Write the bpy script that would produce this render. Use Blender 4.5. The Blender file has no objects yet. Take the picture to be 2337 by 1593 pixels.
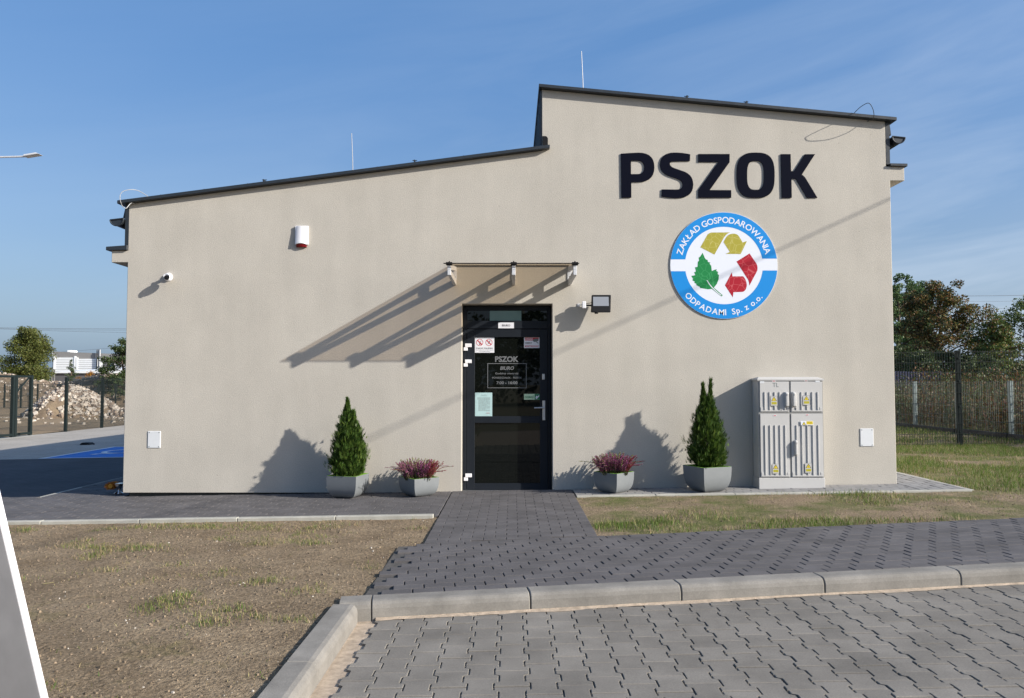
import bpy, bmesh, math, random
import numpy as np
from mathutils import Vector, Matrix

# ------------------------------------------------------------------ camera, sky, sun, exposure
C = bpy.context.scene.collection
SC = bpy.context.scene
CAMZ, CAMY, F, PITCH = 1.37, -9.9, 1781.0, math.radians(2.556)
cam_d = bpy.data.cameras.new("camera")
cam_d.sensor_width = 36.0
cam_d.lens = 36.0 * F / 2337.0
cam_d.clip_end = 3000
cam = bpy.data.objects.new("camera", cam_d)
cam.location = (0, CAMY, CAMZ)
cam.rotation_euler = (math.pi / 2 + PITCH, 0, 0)
C.objects.link(cam)
SC.camera = cam

SUN = Vector((2.1, -0.92, 1.08)).normalized()          # towards the sun
SUN_EL = math.asin(SUN.z)
SUN_ROT = math.atan2(SUN.x, SUN.y)
world = bpy.data.worlds.new("World")
SC.world = world
world.use_nodes = True
wn = world.node_tree.nodes
wl = world.node_tree.links
wn.clear()
w_out = wn.new("ShaderNodeOutputWorld")
w_bg = wn.new("ShaderNodeBackground")
w_sky = wn.new("ShaderNodeTexSky")
w_sky.sky_type = 'NISHITA'
w_sky.sun_disc = False
w_sky.sun_elevation = SUN_EL
w_sky.sun_rotation = SUN_ROT
w_sky.altitude = 150
w_sky.air_density = 1.0
w_sky.dust_density = 4.0
w_sky.ozone_density = 2.2
w_tc = wn.new("ShaderNodeTexCoord")
w_bg.inputs["Strength"].default_value = 0.100
# thin cirrus veils mixed over the blue
w_map = wn.new("ShaderNodeMapping")
w_map.inputs["Scale"].default_value = (1.5, 1.5, 10.0)
w_rot = wn.new("ShaderNodeMapping")                    # the veils rise gently towards the right
w_rot.inputs["Rotation"].default_value = (0.0, 0.20, 0.0)
w_nz = wn.new("ShaderNodeTexNoise")
w_nz.inputs["Scale"].default_value = 1.5
w_nz.inputs["Detail"].default_value = 7.0
w_nz.inputs["Roughness"].default_value = 0.55
w_nz.inputs["Distortion"].default_value = 0.5
w_rp = wn.new("ShaderNodeValToRGB")
w_rp.color_ramp.elements[0].position = 0.36
w_rp.color_ramp.elements[0].color = (0, 0, 0, 1)
w_rp.color_ramp.elements[1].position = 0.80
w_rp.color_ramp.elements[1].color = (0.80, 0.80, 0.80, 1)
w_mix = wn.new("ShaderNodeMixRGB")
w_mix.inputs["Color2"].default_value = (4.6, 5.2, 6.0, 1)
wl.new(w_tc.outputs["Generated"], w_rot.inputs["Vector"])
wl.new(w_rot.outputs["Vector"], w_map.inputs["Vector"])
wl.new(w_map.outputs["Vector"], w_nz.inputs["Vector"])
wl.new(w_nz.outputs["Fac"], w_rp.inputs["Fac"])
# the veil thickens from the west (left) to the sunny east (right)
w_sep = wn.new("ShaderNodeSeparateXYZ")
w_rng = wn.new("ShaderNodeMapRange")
w_rng.interpolation_type = 'SMOOTHSTEP'
w_rng.inputs["From Min"].default_value = -0.75
w_rng.inputs["From Max"].default_value = 0.85
w_rng.inputs["To Min"].default_value = 0.03
w_rng.inputs["To Max"].default_value = 1.0
w_mul = wn.new("ShaderNodeMath")
w_mul.operation = 'MULTIPLY'
wl.new(w_tc.outputs["Generated"], w_sep.inputs["Vector"])
wl.new(w_sep.outputs["X"], w_rng.inputs["Value"])
wl.new(w_rp.outputs["Color"], w_mul.inputs[0])
wl.new(w_rng.outputs["Result"], w_mul.inputs[1])
w_low = wn.new("ShaderNodeMapRange")                   # and lies thicker low down
w_low.interpolation_type = 'SMOOTHSTEP'
w_low.inputs["From Min"].default_value = 0.02
w_low.inputs["From Max"].default_value = 0.42
w_low.inputs["To Min"].default_value = 1.0
w_low.inputs["To Max"].default_value = 0.30
w_mul2 = wn.new("ShaderNodeMath")
w_mul2.operation = 'MULTIPLY'
wl.new(w_sep.outputs["Z"], w_low.inputs["Value"])
wl.new(w_mul.outputs["Value"], w_mul2.inputs[0])
wl.new(w_low.outputs["Result"], w_mul2.inputs[1])
wl.new(w_mul2.outputs["Value"], w_mix.inputs["Fac"])
# autumn air evens the blue out: the physical sky is averaged with one clear blue
w_even = wn.new("ShaderNodeMixRGB")
w_even.inputs["Fac"].default_value = 0.50
w_grad = wn.new("ShaderNodeMapRange")
w_grad.interpolation_type = 'SMOOTHSTEP'
w_grad.inputs["From Min"].default_value = -0.02
w_grad.inputs["From Max"].default_value = 0.40
w_sepz = wn.new("ShaderNodeSeparateXYZ")
w_pale = wn.new("ShaderNodeMixRGB")                    # paler towards the horizon, all round
w_pale.inputs["Color1"].default_value = (2.10, 3.15, 4.60, 1)
w_pale.inputs["Color2"].default_value = (0.60, 1.90, 4.45, 1)
wl.new(w_tc.outputs["Generated"], w_sepz.inputs["Vector"])
wl.new(w_sepz.outputs["Z"], w_grad.inputs["Value"])
wl.new(w_grad.outputs["Result"], w_pale.inputs["Fac"])
wl.new(w_pale.outputs["Color"], w_even.inputs["Color2"])
wl.new(w_sky.outputs["Color"], w_even.inputs["Color1"])
wl.new(w_even.outputs["Color"], w_mix.inputs["Color1"])
wl.new(w_mix.outputs["Color"], w_bg.inputs["Color"])
wl.new(w_bg.outputs["Background"], w_out.inputs["Surface"])

sun_d = bpy.data.lights.new("sun", 'SUN')
sun_d.energy = 4.6
sun_d.angle = math.radians(0.53)
sun_d.color = (1.0, 0.945, 0.86)
sun = bpy.data.objects.new("sun", sun_d)
sun.rotation_euler = SUN.to_track_quat('Z', 'Y').to_euler()
sun.location = SUN * 40
C.objects.link(sun)

SC.view_settings.view_transform = 'Standard'
SC.view_settings.look = 'None'
SC.view_settings.exposure = 0.74
SC.view_settings.gamma = 1.0
SC.view_settings.use_curve_mapping = False
SC.render.engine = 'CYCLES'
SC.cycles.max_bounces = 8
SC.cycles.transparent_max_bounces = 24

random.seed(11)
RNG = np.random.default_rng(7)

# ------------------------------------------------------------------ helpers: measuring
def ray(px, py):
    a = (px - 1168.5) / F
    b = (796.5 - py) / F
    c, s = math.cos(PITCH), math.sin(PITCH)
    return Vector((a, c - b * s, s + b * c))
def P(px, py, y):
    """point of the upright plane Y = y seen in the photograph at (px, py)"""
    d = ray(px, py)
    t = (y - CAMY) / d.y
    return Vector((d.x * t, y, CAMZ + d.z * t))
def PD(px, py, dist):
    return P(px, py, dist + CAMY)
def g(x, y=0.0):
    """height of the gently sloping site"""
    return 0.015 + 0.016 * max(-16.0, min(16.0, x))

def _hash(ix, iy, seed):
    h = (ix * 374761393 + iy * 668265263 + seed * 974634721) & 0xFFFFFFFF
    h = ((h ^ (h >> 13)) * 1274126177) & 0xFFFFFFFF
    return ((h ^ (h >> 16)) & 0xFFFF) / 65535.0
def vnoise(x, y, seed=0):
    x = np.asarray(x, float); y = np.asarray(y, float)
    ix = np.floor(x).astype(np.int64); iy = np.floor(y).astype(np.int64)
    fx = x - ix; fy = y - iy
    fx = fx * fx * (3 - 2 * fx); fy = fy * fy * (3 - 2 * fy)
    a = _hash(ix, iy, seed); b = _hash(ix + 1, iy, seed)
    c = _hash(ix, iy + 1, seed); d = _hash(ix + 1, iy + 1, seed)
    return (a * (1 - fx) + b * fx) * (1 - fy) + (c * (1 - fx) + d * fx) * fy
def fbm(x, y, seed=0, octs=4):
    s = 0.0; a = 0.5; f = 1.0
    for k in range(octs):
        s = s + a * vnoise(np.asarray(x) * f, np.asarray(y) * f, seed + k); a *= 0.5; f *= 2.03
    return s / (1 - 0.5 ** octs)

# ------------------------------------------------------------------ helpers: materials
def mat(name, col, rough=0.6, metal=0.0, spec=0.5, var=0.0, vscale=8.0, col2=None, bump=0.0, bscale=60.0,
        island=0.0, fine=0.0, rvar=0.0, coat=0.0, bdist=0.01, detail=5.0):
    """principled material; var/col2 mottle the colour by a noise, bump gives fine relief, island varies piece by piece"""
    m = bpy.data.materials.new(name)
    m.use_nodes = True
    nt = m.node_tree; n = nt.nodes; l = nt.links
    b = n["Principled BSDF"]
    b.inputs["Roughness"].default_value = rough
    b.inputs["Metallic"].default_value = metal
    b.inputs["Specular IOR Level"].default_value = spec
    b.inputs["Coat Weight"].default_value = coat
    c4 = (*col, 1)
    b.inputs["Base Color"].default_value = c4
    last = None
    if var or col2 or bump or rvar or fine:
        tc = n.new("ShaderNodeNewGeometry")
    if var or col2:
        nz = n.new("ShaderNodeTexNoise"); nz.inputs["Scale"].default_value = vscale
        nz.inputs["Detail"].default_value = detail; nz.inputs["Roughness"].default_value = 0.6
        l.new(tc.outputs["Position"], nz.inputs["Vector"])
        rp = n.new("ShaderNodeValToRGB")
        rp.color_ramp.elements[0].position = 0.32; rp.color_ramp.elements[1].position = 0.68
        if col2 is None:
            rp.color_ramp.elements[0].color = (*[c * (1 - var) for c in col], 1)
            rp.color_ramp.elements[1].color = (*[min(1, c * (1 + var)) for c in col], 1)
        else:
            rp.color_ramp.elements[0].color = c4
            rp.color_ramp.elements[1].color = (*col2, 1)
        l.new(nz.outputs["Fac"], rp.inputs["Fac"]); last = rp.outputs["Color"]
    if fine:
        nf = n.new("ShaderNodeTexNoise"); nf.inputs["Scale"].default_value = bscale * 0.8
        nf.inputs["Detail"].default_value = 3.0
        l.new(tc.outputs["Position"], nf.inputs["Vector"])
        mr = n.new("ShaderNodeMapRange"); mr.inputs["From Min"].default_value = 0.3; mr.inputs["From Max"].default_value = 0.7
        mr.inputs["To Min"].default_value = 1 - fine; mr.inputs["To Max"].default_value = 1 + fine
        l.new(nf.outputs["Fac"], mr.inputs["Value"])
        hv = n.new("ShaderNodeHueSaturation")
        if last: l.new(last, hv.inputs["Color"])
        else: hv.inputs["Color"].default_value = c4
        l.new(mr.outputs["Result"], hv.inputs["Value"]); last = hv.outputs["Color"]
    if island:
        ge = n.new("ShaderNodeNewGeometry"); oi = n.new("ShaderNodeObjectInfo")
        ad = n.new("ShaderNodeMath"); ad.operation = 'ADD'
        l.new(ge.outputs["Random Per Island"], ad.inputs[0]); l.new(oi.outputs["Random"], ad.inputs[1])
        fr = n.new("ShaderNodeMath"); fr.operation = 'FRACT'; l.new(ad.outputs[0], fr.inputs[0])
        mr = n.new("ShaderNodeMapRange"); mr.inputs["To Min"].default_value = 1 - island; mr.inputs["To Max"].default_value = 1 + island
        l.new(fr.outputs[0], mr.inputs["Value"])
        hv = n.new("ShaderNodeHueSaturation")
        if last: l.new(last, hv.inputs["Color"])
        else: hv.inputs["Color"].default_value = c4
        l.new(mr.outputs["Result"], hv.inputs["Value"]); last = hv.outputs["Color"]
    if last: l.new(last, b.inputs["Base Color"])
    if rvar:
        nr = n.new("ShaderNodeTexNoise"); nr.inputs["Scale"].default_value = vscale * 2
        l.new(tc.outputs["Position"], nr.inputs["Vector"])
        mr = n.new("ShaderNodeMapRange"); mr.inputs["To Min"].default_value = max(0, rough - rvar); mr.inputs["To Max"].default_value = min(1, rough + rvar)
        l.new(nr.outputs["Fac"], mr.inputs["Value"]); l.new(mr.outputs["Result"], b.inputs["Roughness"])
    if bump:
        nb = n.new("ShaderNodeTexNoise"); nb.inputs["Scale"].default_value = bscale
        nb.inputs["Detail"].default_value = 4.0; nb.inputs["Roughness"].default_value = 0.65
        l.new(tc.outputs["Position"], nb.inputs["Vector"])
        bp = n.new("ShaderNodeBump"); bp.inputs["Strength"].default_value = bump; bp.inputs["Distance"].default_value = bdist
        l.new(nb.outputs["Fac"], bp.inputs["Height"]); l.new(bp.outputs["Normal"], b.inputs["Normal"])
    return m

def leaf_mat(name, col, var=0.25, trans=0.35, hue=0.03):
    """leaf: diffuse plus light let through, colour varied leaf by leaf"""
    m = bpy.data.materials.new(name); m.use_nodes = True
    nt = m.node_tree; n = nt.nodes; l = nt.links
    b = n["Principled BSDF"]; b.inputs["Roughness"].default_value = 0.55; b.inputs["Specular IOR Level"].default_value = 0.3
    ge = n.new("ShaderNodeNewGeometry")
    hv = n.new("ShaderNodeHueSaturation"); hv.inputs["Color"].default_value = (*col, 1)
    mr = n.new("ShaderNodeMapRange"); mr.inputs["To Min"].default_value = 1 - var; mr.inputs["To Max"].default_value = 1 + var
    mh = n.new("ShaderNodeMapRange"); mh.inputs["To Min"].default_value = 0.5 - hue; mh.inputs["To Max"].default_value = 0.5 + hue
    wn_ = n.new("ShaderNodeTexWhiteNoise"); wn_.noise_dimensions = '1D'
    l.new(ge.outputs["Random Per Island"], wn_.inputs["W"])
    l.new(ge.outputs["Random Per Island"], mr.inputs["Value"]); l.new(wn_.outputs["Value"], mh.inputs["Value"])
    l.new(mr.outputs["Result"], hv.inputs["Value"]); l.new(mh.outputs["Result"], hv.inputs["Hue"])
    l.new(hv.outputs["Color"], b.inputs["Base Color"])
    tr = n.new("ShaderNodeBsdfTranslucent"); l.new(hv.outputs["Color"], tr.inputs["Color"])
    mx = n.new("ShaderNodeMixShader"); mx.inputs["Fac"].default_value = trans
    l.new(b.outputs["BSDF"], mx.inputs[1]); l.new(tr.outputs["BSDF"], mx.inputs[2])
    l.new(mx.outputs["Shader"], n["Material Output"].inputs["Surface"])
    return m

def glass_mat(name, tint, refl=0.08, rough=0.02):
    m = bpy.data.materials.new(name); m.use_nodes = True
    n = m.node_tree.nodes; l = m.node_tree.links
    n.remove(n["Principled BSDF"])
    t = n.new("ShaderNodeBsdfTransparent"); t.inputs["Color"].default_value = (*tint, 1)
    gl = n.new("ShaderNodeBsdfGlossy"); gl.inputs["Roughness"].default_value = rough
    mx = n.new("ShaderNodeMixShader")
    mx.inputs["Fac"].default_value = refl
    l.new(t.outputs["BSDF"], mx.inputs[1]); l.new(gl.outputs["BSDF"], mx.inputs[2])
    l.new(mx.outputs["Shader"], n["Material Output"].inputs["Surface"])
    return m

# ------------------------------------------------------------------ helpers: meshes and objects
ORIGIN = {}
def props(o, label=None, cat=None, group=None, kind=None):
    if label: o["label"] = label
    if cat: o["category"] = cat
    if group: o["group"] = group
    if kind: o["kind"] = kind
    return o
def thing(name, loc, label, cat, group=None, rz=0.0):
    o = bpy.data.objects.new(name, None)
    o.empty_display_size = 0.1
    o.location = loc; o.rotation_euler = (0, 0, rz)
    C.objects.link(o)
    ORIGIN[o.name] = Vector(loc)
    return props(o, label, cat, group)
def link(name, me, parent=None, **kw):
    o = bpy.data.objects.new(name, me)
    C.objects.link(o)
    if parent is not None:
        o.parent = parent
        ORIGIN[o.name] = ORIGIN.get(parent.name, Vector((0, 0, 0)))
    return props(o, **kw)

class MB:
    def __init__(s):
        s.v = []; s.f = []; s.m = []
    def add(s, vs, fs, m=0):
        k = len(s.v)
        s.v += [tuple(v) for v in vs]
        s.f += [tuple(i + k for i in f) for f in fs]
        s.m += [m] * len(fs)
        return s
    def poly(s, pts, m=0):
        return s.add(pts, [tuple(range(len(pts)))], m)
    def box(s, x0, x1, y0, y1, z0, z1, m=0, M=None):
        vs = [(x, y, z) for z in (z0, z1) for y in (y0, y1) for x in (x0, x1)]
        if M is not None: vs = [M @ Vector(v) for v in vs]
        return s.add(vs, [(0, 2, 3, 1), (4, 5, 7, 6), (0, 1, 5, 4), (2, 6, 7, 3), (0, 4, 6, 2), (1, 3, 7, 5)], m)
    def prism_y(s, xz, y0, y1, m=0):
        """outline in X,Z (counter-clockwise seen from the front, -Y) from y0 (front) to y1"""
        n = len(xz)
        vs = [(x, y0, z) for x, z in xz] + [(x, y1, z) for x, z in xz]
        fs = [tuple(range(n)), tuple(range(2 * n - 1, n - 1, -1))]
        fs += [(i, i + n, (i + 1) % n + n, (i + 1) % n) for i in range(n)]
        return s.add(vs, fs, m)
    def prism_x(s, yz, x0, x1, m=0):
        n = len(yz)
        vs = [(x0, y, z) for y, z in yz] + [(x1, y, z) for y, z in yz]
        fs = [tuple(range(n - 1, -1, -1)), tuple(range(n, 2 * n))]
        fs += [(i, (i + 1) % n, (i + 1) % n + n, i + n) for i in range(n)]
        return s.add(vs, fs, m)
    def prism_z(s, xy, z0, z1, m=0):
        n = len(xy)
        vs = [(x, y, z0) for x, y in xy] + [(x, y, z1) for x, y in xy]
        fs = [tuple(range(n - 1, -1, -1)), tuple(range(n, 2 * n))]
        fs += [(i, (i + 1) % n, (i + 1) % n + n, i + n) for i in range(n)]
        return s.add(vs, fs, m)
    def tube(s, pts, r, n=8, m=0, r1=None, caps=True):
        pts = [Vector(p) for p in pts]
        k = len(pts); vs = []
        up = Vector((0.013, 0.021, 1))
        for i, p in enumerate(pts):
            d = (pts[min(i + 1, k - 1)] - pts[max(i - 1, 0)]).normalized()
            a = d.cross(up if abs(d.z) < 0.95 else Vector((1, 0.02, 0.01))).normalized(); b = d.cross(a)
            rr = r if r1 is None else r + (r1 - r) * i / max(1, k - 1)
            vs += [p + (a * math.cos(2 * math.pi * j / n) + b * math.sin(2 * math.pi * j / n)) * rr for j in range(n)]
        fs = [(i * n + j, i * n + (j + 1) % n, (i + 1) * n + (j + 1) % n, (i + 1) * n + j) for i in range(k - 1) for j in range(n)]
        if caps: fs += [tuple(range(n - 1, -1, -1)), tuple(range((k - 1) * n, k * n))]
        return s.add(vs, fs, m)
    def lathe(s, prof, c, axis='z', n=24, m=0):
        """profile of (radius, height) turned about an axis through c; axis 'y' points towards the viewer"""
        vs = []
        for r, h in prof:
            for j in range(n):
                a = 2 * math.pi * j / n
                if axis == 'z': vs.append((c[0] + r * math.cos(a), c[1] + r * math.sin(a), c[2] + h))
                else: vs.append((c[0] + r * math.cos(a), c[1] - h, c[2] + r * math.sin(a)))
        k = len(prof)
        fs = [(i * n + j, i * n + (j + 1) % n, (i + 1) * n + (j + 1) % n, (i + 1) * n + j) for i in range(k - 1) for j in range(n)]
        fs += [tuple(range(n - 1, -1, -1)), tuple(range((k - 1) * n, k * n))]
        return s.add(vs, fs, m)
    def mesh(s, name, mats, off=None, smooth=False, bevel=0.0, seg=1):
        me = bpy.data.meshes.new(name)
        vs = s.v if off is None else [(v[0] - off.x, v[1] - off.y, v[2] - off.z) for v in s.v]
        me.from_pydata(vs, [], s.f)
        for q in (mats if isinstance(mats, (list, tuple)) else [mats]): me.materials.append(q)
        me.polygons.foreach_set("material_index", s.m)
        if bevel:
            bm = bmesh.new(); bm.from_mesh(me)
            ed = [e for e in bm.edges if len(e.link_faces) == 2 and e.calc_face_angle(0) > 0.6]
            bmesh.ops.bevel(bm, geom=ed, offset=bevel, segments=seg, affect='EDGES', profile=0.5, clamp_overlap=True)
            bm.to_mesh(me); bm.free()
        if smooth:
            me.polygons.foreach_set("use_smooth", [True] * len(me.polygons))
            me.set_sharp_from_angle(angle=math.radians(38))
        me.update()
        return me
    def build(s, name, mats, parent=None, smooth=False, bevel=0.0, seg=1, local=False, **kw):
        off = None
        if parent is not None and not local: off = ORIGIN.get(parent.name)
        return link(name, s.mesh(name, mats, off, smooth, bevel, seg), parent, **kw)

def np_mesh(name, verts, faces, mats, midx=None, smooth=False, off=None):
    """fast mesh from arrays (faces: n x k)"""
    me = bpy.data.meshes.new(name)
    verts = np.asarray(verts, np.float32)
    if off is not None: verts = verts - np.array(off, np.float32)
    faces = np.asarray(faces, np.int32)
    nf, k = faces.shape
    me.vertices.add(len(verts)); me.vertices.foreach_set("co", verts.ravel())
    me.loops.add(nf * k); me.loops.foreach_set("vertex_index", faces.ravel())
    me.polygons.add(nf)
    me.polygons.foreach_set("loop_start", np.arange(0, nf * k, k, dtype=np.int32))
    for q in (mats if isinstance(mats, (list, tuple)) else [mats]): me.materials.append(q)
    if midx is not None: me.polygons.foreach_set("material_index", np.asarray(midx, np.int32))
    if smooth: me.polygons.foreach_set("use_smooth", np.ones(nf, bool))
    me.update(calc_edges=True)
    return me

def grid_sheet(name, xs, ys, zf, m, mask=None, **kw):
    xs = np.asarray(xs, float); ys = np.asarray(ys, float)
    X, Y = np.meshgrid(xs, ys)
    Z = zf(X, Y)
    nx, ny = len(xs), len(ys)
    v = np.stack([X, Y, Z], -1).reshape(-1, 3)
    i = np.arange(ny - 1)[:, None] * nx + np.arange(nx - 1)[None, :]
    fcs = np.stack([i, i + 1, i + nx + 1, i + nx], -1).reshape(-1, 4)
    if mask is not None:
        cx = v[fcs, 0].mean(1); cy = v[fcs, 1].mean(1)
        fcs = fcs[mask(cx, cy)]
    return link(name, np_mesh(name, v, fcs, m, smooth=True), **kw)
def gnp(X):
    return 0.015 + 0.016 * np.clip(X, -16, 16)
def steps(a, b, fine, lo, hi, grow=1.35):
    """coordinates from a to b, spaced `fine` between lo and hi and growing outside"""
    out = list(np.arange(lo, hi + fine / 2, fine))
    s = fine; x = out[-1]
    while x < b: s *= grow; x += s; out.append(min(x, b))
    s = fine; x = out[0]; pre = []
    while x > a: s *= grow; x -= s; pre.append(max(x, a))
    return pre[::-1] + out

# outlines: tiny path flattener (M L Q Z), flat shapes with holes and lettering
def flat_path(d, n=7):
    tok = d.replace(',', ' ').split(); subs = []; i = 0; cur = []
    while i < len(tok):
        c = tok[i]; i += 1
        if c == 'M':
            cur = [(float(tok[i]), float(tok[i + 1]))]; subs.append(cur); i += 2
        elif c == 'L':
            while i < len(tok) and tok[i] not in 'MLQZ':
                cur.append((float(tok[i]), float(tok[i + 1]))); i += 2
        elif c == 'Q':
            p0 = cur[-1]; p1 = (float(tok[i]), float(tok[i + 1])); p2 = (float(tok[i + 2]), float(tok[i + 3])); i += 4
            for k in range(1, n + 1):
                t = k / n
                cur.append(tuple((1 - t) ** 2 * p0[j] + 2 * t * (1 - t) * p1[j] + t * t * p2[j] for j in (0, 1)))
    return subs
def filled(subs, extrude=0.0):
    """triangulated flat (or thick) mesh of closed outlines, inner outlines cut holes"""
    cu = bpy.data.curves.new("outline", 'CURVE'); cu.dimensions = '2D'; cu.fill_mode = 'BOTH'; cu.extrude = extrude
    for pts in subs:
        q = [pts[0]]
        for p in pts[1:]:
            if abs(p[0] - q[-1][0]) + abs(p[1] - q[-1][1]) > 1e-6: q.append(p)
        s = cu.splines.new('POLY'); s.points.add(len(q) - 1)
        for a, b in zip(s.points, q): a.co = (b[0], b[1], 0, 1)
        s.use_cyclic_u = True
    o = bpy.data.objects.new("outline", cu)
    me = o.to_mesh()
    vs = [tuple(v.co) for v in me.vertices]; fs = [tuple(p.vertices) for p in me.polygons]
    o.to_mesh_clear(); bpy.data.objects.remove(o); bpy.data.curves.remove(cu)
    return vs, fs
def glyphs(txt, bold=0.0, shear=0.0, space=1.0):
    cu = bpy.data.curves.new("lettering", 'FONT'); cu.body = txt; cu.size = 1.0; cu.offset = bold; cu.shear = shear
    cu.resolution_u = 3; cu.space_character = space
    o = bpy.data.objects.new("lettering", cu)
    me = o.to_mesh()
    vs = [tuple(v.co) for v in me.vertices]; fs = [tuple(p.vertices) for p in me.polygons]
    o.to_mesh_clear(); bpy.data.objects.remove(o); bpy.data.curves.remove(cu)
    return vs, fs
def put_text(mb, txt, x0, x1, z0, z1, y, m=0, bold=0.02, shear=0.0):
    """lettering fitted into a box of the upright plane Y = y"""
    vs, fs = glyphs(txt, bold, shear)
    a0 = min(v[0] for v in vs); a1 = max(v[0] for v in vs); b0 = min(v[1] for v in vs); b1 = max(v[1] for v in vs)
    mb.add([(x0 + (v[0] - a0) / (a1 - a0) * (x1 - x0), y, z0 + (v[1] - b0) / (b1 - b0) * (z1 - z0)) for v in vs], fs, m)
def put_flat(mb, subs, fn, y, m=0):
    vs, fs = filled(subs)
    w = [fn(v[0], v[1]) for v in vs]
    # keep faces turned to the front whatever the mapping did
    out = []
    for f in fs:
        a, b, c = (w[i] for i in f[:3])
        out.append(f if (b[0] - a[0]) * (c[1] - a[1]) - (b[1] - a[1]) * (c[0] - a[0]) > 0 else f[::-1])
    mb.add([(p[0], y, p[1]) for p in w], out, m)
def circle(cx, cz, r, n=40, a0=0.0, a1=2 * math.pi, close=False):
    return [(cx + r * math.cos(a0 + (a1 - a0) * i / (n - 1 if close else n)), cz + r * math.sin(a0 + (a1 - a0) * i / (n - 1 if close else n))) for i in range(n)]
same = lambda a, b: (a, b)

def rect(px0, py0, px1, py1, y):
    xm, ym = (px0 + px1) / 2, (py0 + py1) / 2
    return P(px0, ym, y).x, P(px1, ym, y).x, P(xm, py1, y).z, P(xm, py0, y).z

# ------------------------------------------------------------------ materials
M = {}
def stucco_mat():
    m = mat("stucco", (0.446, 0.418, 0.369), rough=0.92, spec=0.15, var=0.05, vscale=1.3, bump=0.42, bscale=85, fine=0.05, bdist=0.008)
    nt = m.node_tree; n = nt.nodes; l = nt.links
    b = n["Principled BSDF"]
    src = b.inputs["Base Color"].links[0].from_socket
    tc = n.new("ShaderNodeTexCoord"); mp = n.new("ShaderNodeMapping"); mp.inputs["Scale"].default_value = (2.2, 1, 0.35)
    nz = n.new("ShaderNodeTexNoise"); nz.inputs["Scale"].default_value = 2.0; nz.inputs["Detail"].default_value = 6
    l.new(tc.outputs["Object"], mp.inputs["Vector"]); l.new(mp.outputs["Vector"], nz.inputs["Vector"])
    mr = n.new("ShaderNodeMapRange"); mr.inputs["From Min"].default_value = 0.3; mr.inputs["From Max"].default_value = 0.75
    mr.inputs["To Min"].default_value = 1.03; mr.inputs["To Max"].default_value = 0.955
    l.new(nz.outputs["Fac"], mr.inputs["Value"])
    hv = n.new("ShaderNodeHueSaturation"); l.new(src, hv.inputs["Color"]); l.new(mr.outputs["Result"], hv.inputs["Value"])
    # a few small dark specks of the render coat
    vo = n.new("ShaderNodeTexVoronoi"); vo.inputs["Scale"].default_value = 3.2
    l.new(tc.outputs["Object"], vo.inputs["Vector"])
    lt = n.new("ShaderNodeMath"); lt.operation = 'LESS_THAN'; lt.inputs[1].default_value = 0.022
    l.new(vo.outputs["Distance"], lt.inputs[0])
    mx = n.new("ShaderNodeMixRGB"); mx.inputs["Color2"].default_value = (0.2, 0.17, 0.14, 1)
    ml = n.new("ShaderNodeMath"); ml.operation = 'MULTIPLY'; ml.inputs[1].default_value = 0.55
    l.new(lt.outputs[0], ml.inputs[0]); l.new(ml.outputs[0], mx.inputs["Fac"])
    l.new(hv.outputs["Color"], mx.inputs["Color1"]); l.new(mx.outputs["Color"], b.inputs["Base Color"])
    return m
M['stucco'] = stucco_mat()
M['metal'] = mat("anthracite_sheet", (0.022, 0.027, 0.033), rough=0.42, spec=0.5, var=0.1, vscale=5, rvar=0.1)
M['frame'] = mat("anthracite_aluminium", (0.011, 0.014, 0.019), rough=0.5, spec=0.22, var=0.08, vscale=6)
M['glass'] = mat("dark_glass", (0.005, 0.006, 0.005), rough=0.015, spec=0.36)
M['litblind'] = mat("lit_blind_tint", (0.15, 0.24, 0.225), rough=0.12, spec=0.5, var=0.06, vscale=4)
M['black'] = mat("black_plastic", (0.009, 0.009, 0.010), rough=0.6, spec=0.2)
M['letter'] = mat("navy_sheet", (0.003, 0.004, 0.011), rough=0.8, spec=0.06)
M['letter_side'] = mat("letter_edge", (0.06, 0.05, 0.055), rough=0.6)
M['white'] = mat("white_plastic", (0.72, 0.72, 0.75), rough=0.35, var=0.02, vscale=6)
M['plate'] = mat("white_plate", (0.60, 0.62, 0.64), rough=0.5, var=0.03, vscale=9)
M['steel'] = mat("brushed_steel", (0.52, 0.53, 0.55), rough=0.35, metal=0.85, var=0.05, vscale=20)
M['galv'] = mat("painted_arm", (0.55, 0.56, 0.58), rough=0.4, var=0.05, vscale=12)
M['wire'] = mat("aluminium_wire", (0.42, 0.42, 0.42), rough=0.5, metal=0.3)
M['red'] = mat("red_lens", (0.16, 0.006, 0.010), rough=0.2)
M['blue'] = mat("print_blue", (0.008, 0.23, 0.62), rough=0.6, spec=0.2)
M['signwhite'] = mat("print_white", (0.70, 0.73, 0.80), rough=0.4)
def veined(name, col, vein):
    m = mat(name, col, rough=0.6, spec=0.2)
    n = m.node_tree.nodes; l = m.node_tree.links
    tc = n.new("ShaderNodeTexCoord"); vo = n.new("ShaderNodeTexVoronoi"); vo.feature = 'DISTANCE_TO_EDGE'; vo.inputs["Scale"].default_value = 13
    l.new(tc.outputs["Object"], vo.inputs["Vector"])
    rp = n.new("ShaderNodeValToRGB"); rp.color_ramp.elements[0].position = 0.0; rp.color_ramp.elements[0].color = (*vein, 1)
    rp.color_ramp.elements[1].position = 0.045; rp.color_ramp.elements[1].color = (*col, 1)
    l.new(vo.outputs["Distance"], rp.inputs["Fac"]); l.new(rp.outputs["Color"], n["Principled BSDF"].inputs["Base Color"])
    return m
M['olive'] = veined("print_olive", (0.36, 0.32, 0.045), (0.50, 0.46, 0.15))
M['crimson'] = veined("print_crimson", (0.36, 0.010, 0.025), (0.52, 0.10, 0.11))
M['leafgreen'] = veined("print_green", (0.010, 0.20, 0.055), (0.045, 0.30, 0.11))
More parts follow.
